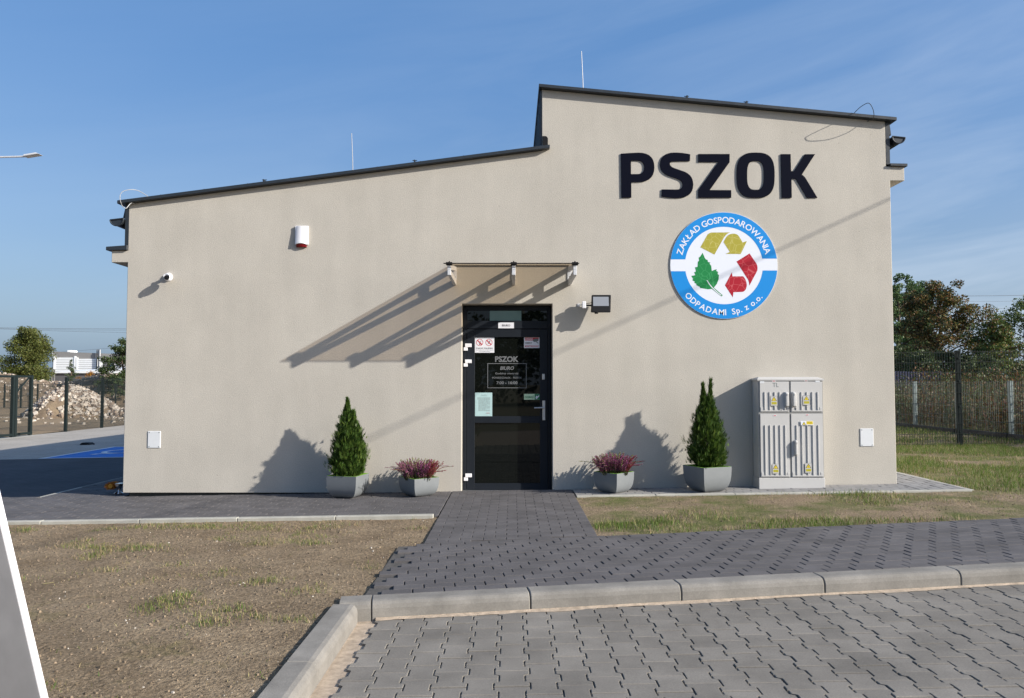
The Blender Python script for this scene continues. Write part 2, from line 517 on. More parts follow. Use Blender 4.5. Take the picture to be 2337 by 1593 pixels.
M['cabinet'] = mat("cabinet_grp", (0.47, 0.465, 0.455), rough=0.55, var=0.03, vscale=4)
M['cabseam'] = mat("cabinet_seam", (0.24, 0.24, 0.235), rough=0.7)
M['warn'] = mat("warning_yellow", (0.72, 0.55, 0.02), rough=0.45)
M['warn2'] = mat("label_yellow", (0.50, 0.44, 0.03), rough=0.45)
M['ink'] = mat("ink", (0.02, 0.02, 0.022), rough=0.6)
M['inkgrey'] = mat("ink_grey", (0.13, 0.15, 0.15), rough=0.7)
M['inkred'] = mat("ink_red", (0.50, 0.015, 0.03), rough=0.5)
M['film'] = mat("frosted_film", (0.135, 0.14, 0.145), rough=0.7)
M['paper'] = mat("pale_paper", (0.40, 0.56, 0.56), rough=0.6, var=0.03, vscale=20)
M['palegreen'] = mat("pale_green", (0.52, 0.68, 0.45), rough=0.5)
M['darkgreen'] = mat("sign_green", (0.01, 0.16, 0.06), rough=0.5)
M['pot'] = mat("grey_planter", (0.165, 0.178, 0.188), rough=0.42, var=0.05, vscale=5, rvar=0.06)
M['lime'] = mat("lime_liner", (0.30, 0.62, 0.06), rough=0.45)
M['potsoil'] = mat("potting_soil", (0.05, 0.032, 0.02), rough=0.95, var=0.4, vscale=30, bump=0.6, bscale=60)
M['graphite'] = mat("graphite_paver", (0.094, 0.089, 0.091), rough=0.85, spec=0.25, var=0.16, vscale=3.0, bump=0.35, bscale=160, island=0.10, fine=0.10, bdist=0.004)
M['greypaver'] = mat("grey_paver", (0.182, 0.168, 0.148), rough=0.88, spec=0.2, var=0.17, vscale=2.6, bump=0.4, bscale=150, island=0.11, fine=0.12, bdist=0.004)
M['walkpaver'] = mat("walk_paver", (0.23, 0.225, 0.22), rough=0.88, spec=0.2, var=0.12, vscale=3.0, bump=0.4, bscale=150, island=0.10, fine=0.08, bdist=0.004)
M['jointsand'] = mat("joint_sand", (0.40, 0.32, 0.24), rough=0.95, var=0.25, vscale=25, col2=None, bump=0.6, bscale=200)
M['jointdark'] = mat("joint_dark", (0.07, 0.065, 0.06), rough=0.95, var=0.3, vscale=20)
M['concrete'] = mat("kerb_concrete", (0.205, 0.193, 0.174), rough=0.9, spec=0.2, var=0.20, vscale=4, bump=0.4, bscale=120, fine=0.08, bdist=0.004)
M['edging'] = mat("edging_concrete", (0.36, 0.35, 0.31), rough=0.9, spec=0.2, var=0.14, vscale=5, bump=0.3, bscale=120)
M['plinth'] = mat("plinth_coat", (0.06, 0.062, 0.055), rough=0.9, var=0.15, vscale=6)
M['postgreen'] = mat("green_post", (0.010, 0.017, 0.017), rough=0.7, spec=0.2, var=0.1, vscale=10)
M['meshgreen'] = mat("green_mesh", (0.018, 0.024, 0.024), rough=0.7, spec=0.2)
M['postgrey'] = mat("grey_post", (0.26, 0.31, 0.30), rough=0.5, var=0.06, vscale=10)
M['meshgrey'] = mat("grey_mesh", (0.20, 0.23, 0.22), rough=0.5)
M['bluepaint'] = mat("bay_blue", (0.018, 0.165, 0.52), rough=0.8, var=0.10, vscale=3, bump=0.2, bscale=90)
M['linepaint'] = mat("line_white", (0.66, 0.68, 0.70), rough=0.8, var=0.1, vscale=6)

def soil_mat(name, c1, c2, grass, amount, scale=1.1):
    """sandy soil with darker crumbs and a thin veil of green where grass has taken"""
    m = mat(name, c1, rough=0.97, spec=0.1, col2=c2, vscale=2.3, bump=1.0, bscale=55, fine=0.38, bdist=0.03, detail=9)
    n = m.node_tree.nodes; l = m.node_tree.links; b = n["Principled BSDF"]
    src = b.inputs["Base Color"].links[0].from_socket
    tc = n.new("ShaderNodeTexCoord"); nz = n.new("ShaderNodeTexNoise"); nz.inputs["Scale"].default_value = scale
    nz.inputs["Detail"].default_value = 9; nz.inputs["Roughness"].default_value = 0.68
    l.new(tc.outputs["Object"], nz.inputs["Vector"])
    rp = n.new("ShaderNodeValToRGB"); rp.color_ramp.elements[0].position = 0.62 - amount; rp.color_ramp.elements[1].position = 0.75 - amount * 0.8
    rp.color_ramp.elements[0].color = (0, 0, 0, 1); rp.color_ramp.elements[1].color = (0.8, 0.8, 0.8, 1)
    l.new(nz.outputs["Fac"], rp.inputs["Fac"])
    mx = n.new("ShaderNodeMixRGB"); mx.inputs["Color2"].default_value = (*grass, 1)
    l.new(rp.outputs["Color"], mx.inputs["Fac"]); l.new(src, mx.inputs["Color1"]); l.new(mx.outputs["Color"], b.inputs["Base Color"])
    return m
M['soil'] = soil_mat("sandy_soil", (0.185, 0.138, 0.090), (0.29, 0.224, 0.150), (0.15, 0.135, 0.055), 0.04)
M['lawn'] = soil_mat("lawn_soil", (0.20, 0.155, 0.105), (0.30, 0.23, 0.155), (0.080, 0.110, 0.025), 0.17)
M['dirt'] = soil_mat("yard_dirt", (0.30, 0.225, 0.14), (0.24, 0.18, 0.12), (0.16, 0.12, 0.08), 0.05, 0.4)
M['spoil'] = soil_mat("spoil_earth", (0.25, 0.19, 0.125), (0.16, 0.12, 0.085), (0.13, 0.12, 0.07), 0.06, 0.6)
M['farfield'] = mat("far_field", (0.13, 0.12, 0.06), rough=0.97, col2=(0.20, 0.16, 0.09), vscale=0.08)
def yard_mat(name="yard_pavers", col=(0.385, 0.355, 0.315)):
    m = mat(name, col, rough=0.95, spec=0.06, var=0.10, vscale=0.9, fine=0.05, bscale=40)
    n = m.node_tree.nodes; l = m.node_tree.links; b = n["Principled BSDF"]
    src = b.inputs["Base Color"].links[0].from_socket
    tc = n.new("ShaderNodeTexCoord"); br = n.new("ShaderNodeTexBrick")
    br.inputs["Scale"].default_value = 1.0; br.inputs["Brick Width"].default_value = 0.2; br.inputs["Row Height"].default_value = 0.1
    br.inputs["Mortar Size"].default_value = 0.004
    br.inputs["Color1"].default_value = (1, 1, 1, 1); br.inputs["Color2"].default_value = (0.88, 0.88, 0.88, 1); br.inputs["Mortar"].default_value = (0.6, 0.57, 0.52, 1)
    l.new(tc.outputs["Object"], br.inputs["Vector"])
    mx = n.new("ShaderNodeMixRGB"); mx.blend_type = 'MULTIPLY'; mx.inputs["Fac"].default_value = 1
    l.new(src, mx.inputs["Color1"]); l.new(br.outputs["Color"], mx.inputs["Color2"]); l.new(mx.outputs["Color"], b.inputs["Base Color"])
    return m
M['yard'] = yard_mat()

# ------------------------------------------------------------------ ground sheets
KX, KY, KA = 3.1, -4.31, math.radians(7.6)
KU = (math.cos(KA), math.sin(KA)); KN = (-KU[1], KU[0])
PATH_W = 1.56
def kt(x, y): return (x - KX) * KN[0] + (y - KY) * KN[1]
def kp(s, t): return (KX + s * KU[0] + t * KN[0], KY + s * KU[1] + t * KN[1])

ax = np.array([-900, -300, -120, -60, -30, -16, 0, 16, 30, 60, 120, 300, 900.])
grid_sheet("terrain", ax, np.array([-900, -200, -60, -20, 0, 20, 60, 150, 400, 900.]), lambda X, Y: gnp(X) - 0.45, M['farfield'], kind='structure')

def zs(X, Y): return gnp(X) + 0.028 * (fbm(X * 2.2, Y * 2.2, 3, 5) - 0.55) + 0.006 * (vnoise(X * 21, Y * 21, 9) - 0.5)
sx = np.array(steps(-60, -0.6, 0.035, -5.2, -0.6)); sy = np.array(steps(-18, -1.84, 0.035, -7.2, -1.84))
grid_sheet("sandy_soil", sx, sy, zs, M['soil'],
           mask=lambda x, y: np.where(kt(x, y) < 0.02, x < -1.03, x < -0.72) & ~((kt(x, y) > -0.02) & (kt(x, y) < PATH_W - 0.05) & (x > -0.93)), kind='structure')
def zl(X, Y): return gnp(X) + 0.024 * (fbm(X * 1.9, Y * 1.9, 5, 5) - 0.5) + 0.005 * (vnoise(X * 19, Y * 19, 2) - 0.5)
lx = np.array(steps(0.70, 70, 0.05, 0.70, 9.0)); ly = np.array(steps(-8, 90, 0.05, -4.0, 6.0))
grid_sheet("lawn", lx, ly, zl, M['lawn'], mask=lambda x, y: (kt(x, y) > PATH_W - 0.12) & ~((x < 4.8) & (y > 0.2)) & ~((x < 5.36) & (y > -0.5)), kind='structure')
grid_sheet("dirt_yard", np.array(steps(-160, -15.95, 0.6, -45, -15.95)), np.array(steps(-1.84, 260, 0.6, -1.84, 60)),
           lambda X, Y: gnp(X) - 0.09 + 0.10 * (fbm(X * 0.5, Y * 0.5, 8, 5) - 0.5), M['dirt'], kind='structure')
b = MB()
b.poly([(-15.95, 0.13, g(-15.95) - 0.09), (-5.99, 0.13, g(-5.99) - 0.09), (-5.99, 70, g(-5.99) - 0.09), (-15.95, 70, g(-15.95) - 0.09)])
yard = b.build("paved_yard", M['yard'], kind='structure')
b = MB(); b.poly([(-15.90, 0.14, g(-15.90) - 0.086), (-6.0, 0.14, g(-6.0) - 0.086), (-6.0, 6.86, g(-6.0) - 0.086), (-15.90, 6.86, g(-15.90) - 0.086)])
b.build("shade_paving", yard_mat("shaded_yard_pavers", (0.10, 0.10, 0.106)), kind='structure')  # near paving drawn darker: the building's shade is put into its colour
b = MB()   # bedding under the graphite blocks on the left and along the building
for q in ([(-12, -1.80), (-0.76, -1.80), (-0.76, 0.045), (-12, 0.045)], [(-12, 0.05), (-5.97, 0.05), (-5.97, 0.125), (-12, 0.125)], [(-5.97, 0.05), (-4.86, 0.05), (-4.86, 18), (-5.97, 18)]):
    b.poly([(x, y, g(x) - 0.004) for x, y in q])
apron = b.build("apron", M['jointdark'], kind='structure')

# ------------------------------------------------------------------ paving stones
def clip(poly, f):
    out = []
    for i, p in enumerate(poly):
        q = poly[(i + 1) % len(poly)]; a, c = f(*p), f(*q)
        if a >= 0: out.append(p)
        if (a >= 0) != (c >= 0):
            t = a / (a - c); out.append((p[0] + (q[0] - p[0]) * t, p[1] + (q[1] - p[1]) * t))
    return out
def shrink(poly, d):
    cx = sum(p[0] for p in poly) / len(poly); cy = sum(p[1] for p in poly) / len(poly)
    r = max(1e-6, sum(math.hypot(p[0] - cx, p[1] - cy) for p in poly) / len(poly))
    k = 1 - d / r
    return [(cx + (p[0] - cx) * k, cy + (p[1] - cy) * k) for p in poly]
def stone_into(mb, poly, zf, top, low, ch=0.004):
    n = len(poly); inn = shrink(poly, ch)
    vs = [(x, y, zf(x) + low) for x, y in poly] + [(x, y, zf(x) + top - ch * 0.7) for x, y in poly] + [(x, y, zf(x) + top) for x, y in inn]
    fs = [(i, (i + 1) % n, (i + 1) % n + n, i + n) for i in range(n)] + [(i + n, (i + 1) % n + n, (i + 1) % n + 2 * n, i + 2 * n) for i in range(n)]
    fs.append(tuple(range(2 * n, 3 * n)))
    mb.add(vs, fs)
def pave(parent, name, stones, m, zf, top, low, most=300, rest="paving", first=None):
    """stones: (centre, angle, outline about the centre, whole?); the `most` first in order become parts, the others one mass"""
    order = sorted(range(len(stones)), key=lambda i: first(stones[i]) if first else math.hypot(stones[i][0][0], stones[i][0][1] - CAMY))
    shared = {}; mass = MB(); made = 0
    for i in order:
        (cx, cy), ang, outl, key = stones[i]
        dz = random.uniform(-0.0022, 0.0022)
        if made < most and key is not None:
            if key not in shared:
                mb = MB(); stone_into(mb, outl, lambda x: 0.0, 0.0, low - top); shared[key] = mb.mesh(name, m)
            o = bpy.data.objects.new(name, shared[key]); C.objects.link(o); o.parent = parent
            o.location = (cx, cy, zf(cx) + top + dz)
            o.rotation_euler = (random.uniform(-.004, .004), -math.atan(0.016) + random.uniform(-.004, .004), ang + random.uniform(-.006, .006)); made += 1
        else:
            ca, sa = math.cos(ang), math.sin(ang)
            stone_into(mass, [(cx + x * ca - y * sa, cy + x * sa + y * ca) for x, y in outl], zf, top + dz, low)
    if mass.v: mass.build(rest, m, parent, kind='stuff')
def block(l, w): return [(-l / 2, -w / 2), (l / 2, -w / 2), (l / 2, w / 2), (-l / 2, w / 2)]
def rows_of(x0, x1, y0, y1, L=0.2, W=0.1, gap=0.005, along='x', shift=0.5):
    out = []; k = 0
    a0, a1, b0, b1 = (x0, x1, y0, y1) if along == 'x' else (y0, y1, x0, x1)
    w = b0
    while w < b1 - 0.03:
        ww = min(W, b1 - w); s = a0 - ((k * shift) % 1.0) * L
        while s < a1 - 0.01:
            e0, e1 = max(s, a0), min(s + L, a1)
            if e1 - e0 > 0.03:
                c = ((e0 + e1) / 2, w + ww / 2); ln = e1 - e0
                key = (round(ln, 3), round(ww, 3))
                out.append(((c[0], c[1]) if along == 'x' else (c[1], c[0]), 0.0 if along == 'x' else math.pi / 2, block(ln - gap, ww - gap), key))
            s += L
        w += W; k += 1
    return out
# graphite path along the road
st = []
for k in range(int(PATH_W / 0.104)):
    for j in range(-21, 32):
        s = j * 0.204 + (k * 0.37 % 1.0) * 0.204
        c = kp(s, 0.052 + k * 0.104)
        if c[0] - 0.1 < -0.95: continue
        st.append((c, KA, block(0.197, 0.0985), 1))
b = MB(); q = [kp(-4.6, -0.01), kp(6.6, -0.01), kp(6.6, PATH_W - 0.01), kp(-4.6, PATH_W - 0.01)]
q = clip(q, lambda x, y: x + 0.95)
b.poly([(x, y, g(x) + 0.006) for x, y in q])
path = b.build("path", M['jointdark'], kind='structure')
pave(path, "paver", st, M['graphite'], g, 0.022, 0.0, 300, "pavers_beyond", first=lambda s: (s[0][0] < 2.7 or s[0][0] > 5.3, math.hypot(s[0][0], s[0][1] - CAMY)))
# entrance path to the door
b = MB(); b.poly([(x, y, g(x) + 0.002) for x, y in [(-0.75, -3.22), (0.75, -3.03), (0.75, -0.0), (-0.75, -0.0)]])
epath = b.build("entrance_path", M['jointdark'], kind='structure')
st = [s for s in rows_of(-0.75, 0.75, -3.4, 0.0, along='x') if kt(*s[0]) > PATH_W + 0.05]
pave(epath, "paver", st, M['graphite'], g, 0.016, -0.004, 300, "pavers_beyond")
# graphite apron on the left
st = rows_of(-11, -0.76, -1.80, 0.0, along='x') + rows_of(-5.97, -4.9, 0.0, 6.0, along='x') + rows_of(-11, -5.98, 0.0, 0.12, along='x')
pave(apron, "paver", st, M['graphite'], g, 0.016, -0.004, 300, "pavers_beyond", first=lambda s: (not (-6.2 < s[0][0] < -3.7), math.hypot(s[0][0], s[0][1] - CAMY)))
# walkway round the right half of the building
b = MB()
for q in ([(0.76, -0.555), (5.42, -0.555), (5.42, 0.0), (0.76, 0.0)], [(4.84, 0.0), (5.42, 0.0), (5.42, 14), (4.84, 14)]):
    b.poly([(x, y, g(x) + 0.004) for x, y in q])
walk = b.build("walkway", M['jointdark'], kind='structure')
st = rows_of(0.76, 4.86, -0.55, 0.0, along='x', shift=0.37) + rows_of(4.865, 5.42, -0.55, 9.0, along='y', shift=0.37)
pave(walk, "paver", st, M['walkpaver'], g, 0.020, 0.0, 300, "pavers_beyond", first=lambda s: -s[0][0])
# wavy-sided road blocks
RZ = -0.090
LB, PB, AB = 0.20, 0.152, 0.0125
def wave(y):
    y = ((y / LB) % 1.0)                      # +1 at the ends of a block, -1 at its waist, short slants between
    y = abs(y - 0.5) * 2
    return max(-1.0, min(1.0, (y - 0.5) / 0.07))
def wavy():
    gp = 0.0035
    ks = [-0.5, -0.285, -0.215, 0.215, 0.285, 0.5]
    r = [(PB / 2 + AB * wave((k + 0.5) * LB) - gp, k * (LB - 2 * gp)) for k in ks]
    return r + [(-x, y) for x, y in reversed(r)]
W0 = wavy()
st = []
kf = lambda x, y: -(kt(x, y) + 0.158)
for i in range(-6, 48):
    for j in range(-20, 14):
        c = (i * PB, -6.0 + j * LB + (0.5 * LB if i % 2 else 0.0))
        if c[0] < -0.93 + PB / 2 + 0.02 or c[1] < -8.2: continue
        pts = [(c[0] + x, c[1] + y) for x, y in W0]
        fl = [kf(*p) for p in pts]
        if min(fl) > 0: st.append((c, 0.0, W0, 'whole'))
        elif max(fl) > 0.03:
            q = clip(pts, kf)
            if len(q) > 2: st.append((c, 0.0, [(x - c[0], y - c[1]) for x, y in q], None))
b = MB()
q = clip([(-0.96, -14), (16, -14), (16, -2), (-0.96, -2)], lambda x, y: -(kt(x, y) + 0.10))
b.poly([(x, y, g(x) + RZ - 0.011) for x, y in q])
road = b.build("road", M['jointsand'], kind='structure')
pave(road, "paver", st, M['greypaver'], g, RZ, RZ - 0.03, 300, "pavers_beyond", first=lambda s: (s[0][0] < 1.15 or s[0][1] < -6.6, math.hypot(s[0][0], s[0][1] - CAMY)))

# kerb stones along the road and its left end
kb = MB(); q = [kp(-4.3, -0.15), kp(9, -0.15), kp(9, 0.0), kp(-4.3, 0.0)]
kb.poly([(x, y, g(x) + RZ - 0.06) for x, y in q])
kerb = kb.build("kerb", M['concrete'], kind='structure')
prof = [(-0.15, -0.25), (0.0, -0.25), (0.0, 0.0), (-0.105, 0.0), (-0.128, -0.006), (-0.143, -0.022), (-0.15, -0.045)]
def kerb_stone(L):
    b = MB(); n = len(prof); rings = []
    for e, x in enumerate((0.003, 0.009, L - 0.009, L - 0.003)):
        k = 0.0 if e in (1, 2) else 0.004
        rings.append([(x, t + (k if t < -0.1 else 0), z - (k if z > -0.2 else 0)) for t, z in prof])
    vs = [p for r in rings for p in r]
    fs = [(i * n + j, i * n + (j + 1) % n, (i + 1) * n + (j + 1) % n, (i + 1) * n + j) for i in range(3) for j in range(n)]
    fs = [f[::-1] for f in fs] + [tuple(range(n)), tuple(range(4 * n - 1, 3 * n - 1, -1))]
    return b.add(vs, fs).mesh("kerb_stone", M['concrete'])
ks = kerb_stone(1.0)
for i in range(-5, 8):
    s0 = i - 0.03 if i > -5 else -4.225
    x, y = kp(s0, 0)
    o = link("kerb_stone", ks, kerb); o.scale.x = 1.0 if i > -5 else 0.193; o.location = (x, y, g(x) + 0.020 + random.uniform(-.002, .002)); o.rotation_euler = (0, -math.atan(0.016), KA)
for i in range(6):
    o = link("kerb_stone", ks, kerb); o.location = (-1.10, -5.025 - i, g(-1.1) + 0.018); o.rotation_euler = (0, 0, math.pi / 2)
    o.scale = (-1, 1, 1)
# sand swept against the foot of the kerb
b = MB(); rs = random.Random(6); s = -4.0; prev = None
while s < 6.5:
    w0 = .012 + .05 * float(fbm(np.array(s * 2.1), np.array(3.0), 51, 4)) ** 1.5 + rs.uniform(0, .008)
    a, c = kp(s, -0.152), kp(s, -0.152 - w0)
    cur = ((a[0], a[1], g(a[0]) + RZ + .010), (c[0], c[1], g(c[0]) + RZ + .0015))
    if prev: b.poly([prev[0], prev[1], cur[1], cur[0]])
    prev = cur; s += .03
b.build("sand", M['jointsand'], kind='stuff')
# thin edging stones
eb = MB(); eb.poly([(-12, -1.885, g(-12) - 0.03), (-0.8, -1.885, g(-0.8) - 0.03), (-0.8, -1.80, g(-0.8) - 0.03), (-12, -1.80, g(-12) - 0.03)])
edge = eb.build("path_edging", M['edging'], kind='structure')
es = MB().box(0.003, 0.997, -0.045, 0.045, -0.2, 0.0).mesh("edging_stone", M['edging'], bevel=0.006)
es_shade = MB().box(0.003, 0.997, -0.045, 0.045, -0.2, 0.0).mesh("edging_stone", M['concrete'], bevel=0.006)
def edging(x, y, rz, sx=1.0, dz=0.02, me_=None):
    o = link("edging_stone", me_ or es, edge); o.location = (x, y, g(x + 0.5 * math.cos(rz)) + dz + random.uniform(-.003, .003))
    o.rotation_euler = (0, -math.atan(0.016) * math.cos(rz), rz); o.scale = (sx, 0.9, 1)
for i in range(11): edging(-11.8 + i, -1.845, 0, dz=0.026)
for i in range(5): edging(0.76 + i * 0.934, -0.592, 0, 0.934, dz=0.012)
for i in range(12): edging(5.46, -0.55 + i, math.pi / 2, dz=0.012)
for i in range(10): edging(-6.02, 0.14 + i, math.pi / 2, dz=0.006, me_=es_shade if i else None)  # building's shade painted in: all but the first stone take darker concrete

# blue bay painted on the yard
zy = lambda x: g(x) - 0.09 + 0.004
b = MB()
bx0, bx1, by0, by1 = -10.15, -6.08, 6.9, 10.05
def slab(x0, x1, y0, y1, m, dz): b.poly([(x, y, zy(x) + dz) for x, y in ((x0, y0), (x1, y0), (x1, y1), (x0, y1))], m)
slab(bx0, bx1, by0, by1, 0, 0)
for q in ((bx0, bx1, by0, by0 + .09), (bx0, bx1, by1 - .09, by1), (bx0, bx0 + .11, by0 + .09, by1 - .09), (bx1 - .09, bx1, by0 + .09, by1 - .09)): slab(*q, 1, 0.004)
def stroke(pts, w):
    for p, q in zip(pts, pts[1:]):
        d = Vector((q[0] - p[0], q[1] - p[1])).normalized() * w / 2; n_ = Vector((-d.y, d.x))
        b.poly([(x, y, zy(x) + 0.004) for x, y in ((p[0] - n_.x, p[1] - n_.y), (q[0] - n_.x, q[1] - n_.y), (q[0] + n_.x, q[1] + n_.y), (p[0] + n_.x, p[1] + n_.y))], 1)
sym = lambda u, v: (-9.62 + v * 1.75, 9.35 - u * 1.75)
ang = [math.radians(a) for a in range(100, 400, 15)]
stroke([sym(0.42 + 0.33 * math.cos(a), 0.36 + 0.33 * math.sin(a)) for a in ang], 0.12)
stroke([sym(0.40, 1.0), sym(0.42, 0.62), sym(0.70, 0.60), sym(0.80, 0.12), sym(0.92, 0.10)], 0.13)
stroke([sym(0.41, 0.82), sym(0.66, 0.82)], 0.11)
hd = [sym(*p) for p in circle(0.38, 1.13, 0.085, 14)]
b.poly([(x, y, zy(x) + 0.0045) for x, y in hd[::-1]], 1)
bay = b.build("parking_bay", [M['bluepaint'], M['linepaint']], kind='structure')

# ------------------------------------------------------------------ the office building
XL, XR, XRU, XS = -4.905, 4.85, 4.80, 0.385          # wall edges; upper right edge; step between the two roofs
DEPTH = 18.0
zb = P(700, 1125, 0).z
LL, LR = P(267, 457, -0.08), P(1255, 329.5, -0.08)      # top edge of the lower roof
UL, UR = P(1230, 190.5, -0.08), P(2047, 267, -0.08)     # top edge of the upper roof
TH = 0.043
lz = lambda x: LL.z + (x - LL.x) * (LR.z - LL.z) / (LR.x - LL.x)
uz = lambda x: UL.z + (x - UL.x) * (UR.z - UL.z) / (UR.x - UL.x)
bld = thing("office_building", (0, 0, 0), "beige rendered single storey office with two dark sloping roofs and a glazed door", "building")
d0, d1, _, dt = rect(1053.5, 693.5, 1260.8, 1123, 0)
Lx = P(254.6, 585, 0).x; Lz0, Lz1 = P(262, 599, 0).z, P(262, 571.4, 0).z
Rx = P(2064, 396, 0).x; Rz0, Rz1 = P(2050, 412.6, 0).z, P(2050, 380, 0).z
out = [(XL, zb), (d0, zb), (d0, dt), (d1, dt), (d1, zb), (XR, zb), (XR, Rz0), (Rx, Rz0), (Rx, Rz1), (XRU, Rz1), (XRU, uz(XRU) - TH), (XS, uz(XS) - TH),
       (XS, lz(XS) - TH), (XL, lz(XL) - TH), (XL, Lz1), (Lx, Lz1), (Lx, Lz0), (XL, Lz0)]
b = MB()
b.prism_y(out, 0.0, 0.32)
def band(x0, x1, z0, z1, y0=0.32, y1=DEPTH): b.box(x0, x1, y0, y1, z0, z1)
band(XL, XL + 0.3, zb, lz(XL) - TH - 0.02); band(XR - 0.3, XR, zb, Rz1); band(XRU - 0.28, XRU, Rz1, uz(XRU) - TH - 0.02)
band(Lx, XL, Lz0, Lz1); band(XR, Rx, Rz0, Rz1)
back = [(XL + 0.3, zb), (XR - 0.3, zb), (XR - 0.3, uz(XR - 0.3) - TH - .01), (XS, uz(XS) - TH - .01), (XS, lz(XS) - TH - .01), (XL + 0.3, lz(XL + 0.3) - TH - .01)]
b.prism_y(back, DEPTH - 0.3, DEPTH)
wall = b.build("wall", M['stucco'], bld, bevel=0.006)
b = MB(); b.box(XL + 0.06, XR - 0.06, 0.05, DEPTH - 0.06, -0.5, zb + 0.001)
b.build("plinth", M['plinth'], bld)
b = MB(); b.box(XL + 0.3, XR - 0.3, 0.32, DEPTH - 0.3, zb + 0.001, zb + 0.02)
b.build("inner_floor", M['plinth'], bld)
def roof(a, c, zf):
    b = MB()
    b.prism_y([(a, zf(a) - TH), (c, zf(c) - TH), (c, zf(c)), (a, zf(a))], -0.08, DEPTH + 0.1)
    # standing seams
    n = int((c - a) / 0.52)
    for i in range(1, n):
        x = a + (c - a) * i / n
        b.box(x - 0.006, x + 0.006, -0.075, DEPTH + 0.09, zf(x) - 0.004, zf(x) + 0.006)
    return b.build("roof", M['metal'], bld, bevel=0.004)
roof(LL.x, LR.x, lz); roof(UL.x, UR.x, uz)
b = MB(); b.box(XS - 0.022, XS - 0.002, 0.012, DEPTH, lz(XS) + 0.002, uz(XS) - TH)
for i in range(40):
    b.box(XS - 0.032, XS - 0.0225, 0.1 + i * 0.45, 0.125 + i * 0.45, lz(XS) + 0.01, uz(XS) - TH - 0.01)
b.build("step_cladding", M['metal'], bld)
b = MB(); b.box(XL - 0.045, XL - 0.002, 0.003, DEPTH, Lz1 + 0.03, lz(XL - 0.02) - TH); b.build("side_cladding", M['metal'], bld)
b = MB(); b.box(XRU + 0.002, XRU + 0.055, 0.003, DEPTH, Rz1 + 0.03, uz(XRU + 0.03) - TH - 0.004); b.build("side_cladding", M['metal'], bld)
q0, q1 = P(242, 563, -0.03), P(290.5, 559.5, -0.03)
b = MB(); b.prism_y([(q0.x, q0.z - 0.045), (q1.x, Lz1 + 0.002), (q1.x, q1.z), (q0.x, q0.z)], -0.035, DEPTH); b.build("ledge_flashing", M['metal'], bld, bevel=0.003)
q0, q1 = P(2032, 372.6, -0.03), P(2071, 373.4, -0.03)
b = MB(); b.prism_y([(q0.x, Rz1 + 0.002), (q1.x, q1.z - 0.036), (q1.x, q1.z), (q0.x, q0.z)], -0.035, DEPTH); b.build("ledge_flashing", M['metal'], bld, bevel=0.003)
def gutter(c, r, tilt, side):
    b = MB(); n = 12
    arc = [(c.x + r * math.cos(math.pi + math.pi * i / n + tilt), c.z + r * math.sin(math.pi + math.pi * i / n + tilt)) for i in range(n + 1)]
    b.prism_y(arc, -0.02, DEPTH)
    gt = b.build("gutter", M['metal'], bld, bevel=0.003)
    b = MB()
    for i in range(n):          # rolled rim of the end cap
        b.tube([(arc[i][0], -0.024, arc[i][1]), (arc[i + 1][0], -0.024, arc[i + 1][1])], 0.009, 6)
    b.tube([(arc[0][0], -0.024, arc[0][1]), (arc[-1][0], -0.024, arc[-1][1])], 0.009, 6)
    b.build("end_rim", M['metal'], gt)
    xw = XL - 0.03 if side < 0 else XRU + 0.04
    b = MB(); q = [(c.x, c.z - r * 0.9), (xw, c.z - r * 1.62), (xw, c.z - r * 0.2)]
    if side > 0: q = [q[0], q[2], q[1]][::-1][::-1]
    b.prism_y(q if side < 0 else [q[0], q[2], q[1]], 0.08, 0.12); b.build("gutter_bracket", M['metal'], bld)
    return gt
gutter(P(268.5, 501, 0), 0.085, math.radians(7), -1)
gutter(P(2049, 314, 0), 0.082, math.radians(-6), 1)
b = MB(); v = [P(286.5, 476, 0.03), P(281.5, 498, 0.03), P(290, 499, 0.03), P(294.5, 474, 0.03)]
b.prism_y([(p.x, p.z) for p in v], 0.02, DEPTH); b.build("drip_apron", M['metal'], bld)
b = MB(); v = [P(2023, 281, 0.03), P(2026.5, 306, 0.03), P(2033, 309, 0.03), P(2029.5, 284, 0.03)]
b.prism_y([(p.x, p.z) for p in v], 0.02, DEPTH); b.build("drip_apron", M['metal'], bld)
x0, x1, z0, z1 = rect(1237.8, 311, 1250.5, 331, -0.03)
b = MB(); b.prism_y([(x0, z0 - 0.02), (x1, z0 - 0.01), (x1, z1 - 0.03), (x1 - 0.012, z1 - 0.008), (x1 - 0.03, z1), (x0, z1)], -0.045, -0.002)
b.build("roof_end_cap", M['black'], bld, bevel=0.004)
for px, py in ((602, 413), (946, 367), (1568, 222), (1704, 238)):
    p = P(px, py, -0.06); zf = lz if px < 1200 else uz
    b = MB(); zt = zf(p.x); b.box(p.x - 0.008, p.x + 0.008, -0.075, 0.0, zt - 0.002, zt + 0.03); b.tube([(p.x - 0.03, -0.03, zt + 0.032), (p.x + 0.03, -0.03, zt + 0.032)], 0.005, 6)
    b.build("conductor_clip", M['metal'], bld)
b = MB(); b.box(0.6, 1.1, 6.6, 7.0, uz(0.6) - 0.1, uz(0.6) + 0.5); b.box(0.55, 1.15, 6.55, 7.05, uz(0.6) + 0.5, uz(0.6) + 0.56)
b.build("roof_vent", M['metal'], bld, bevel=0.01)

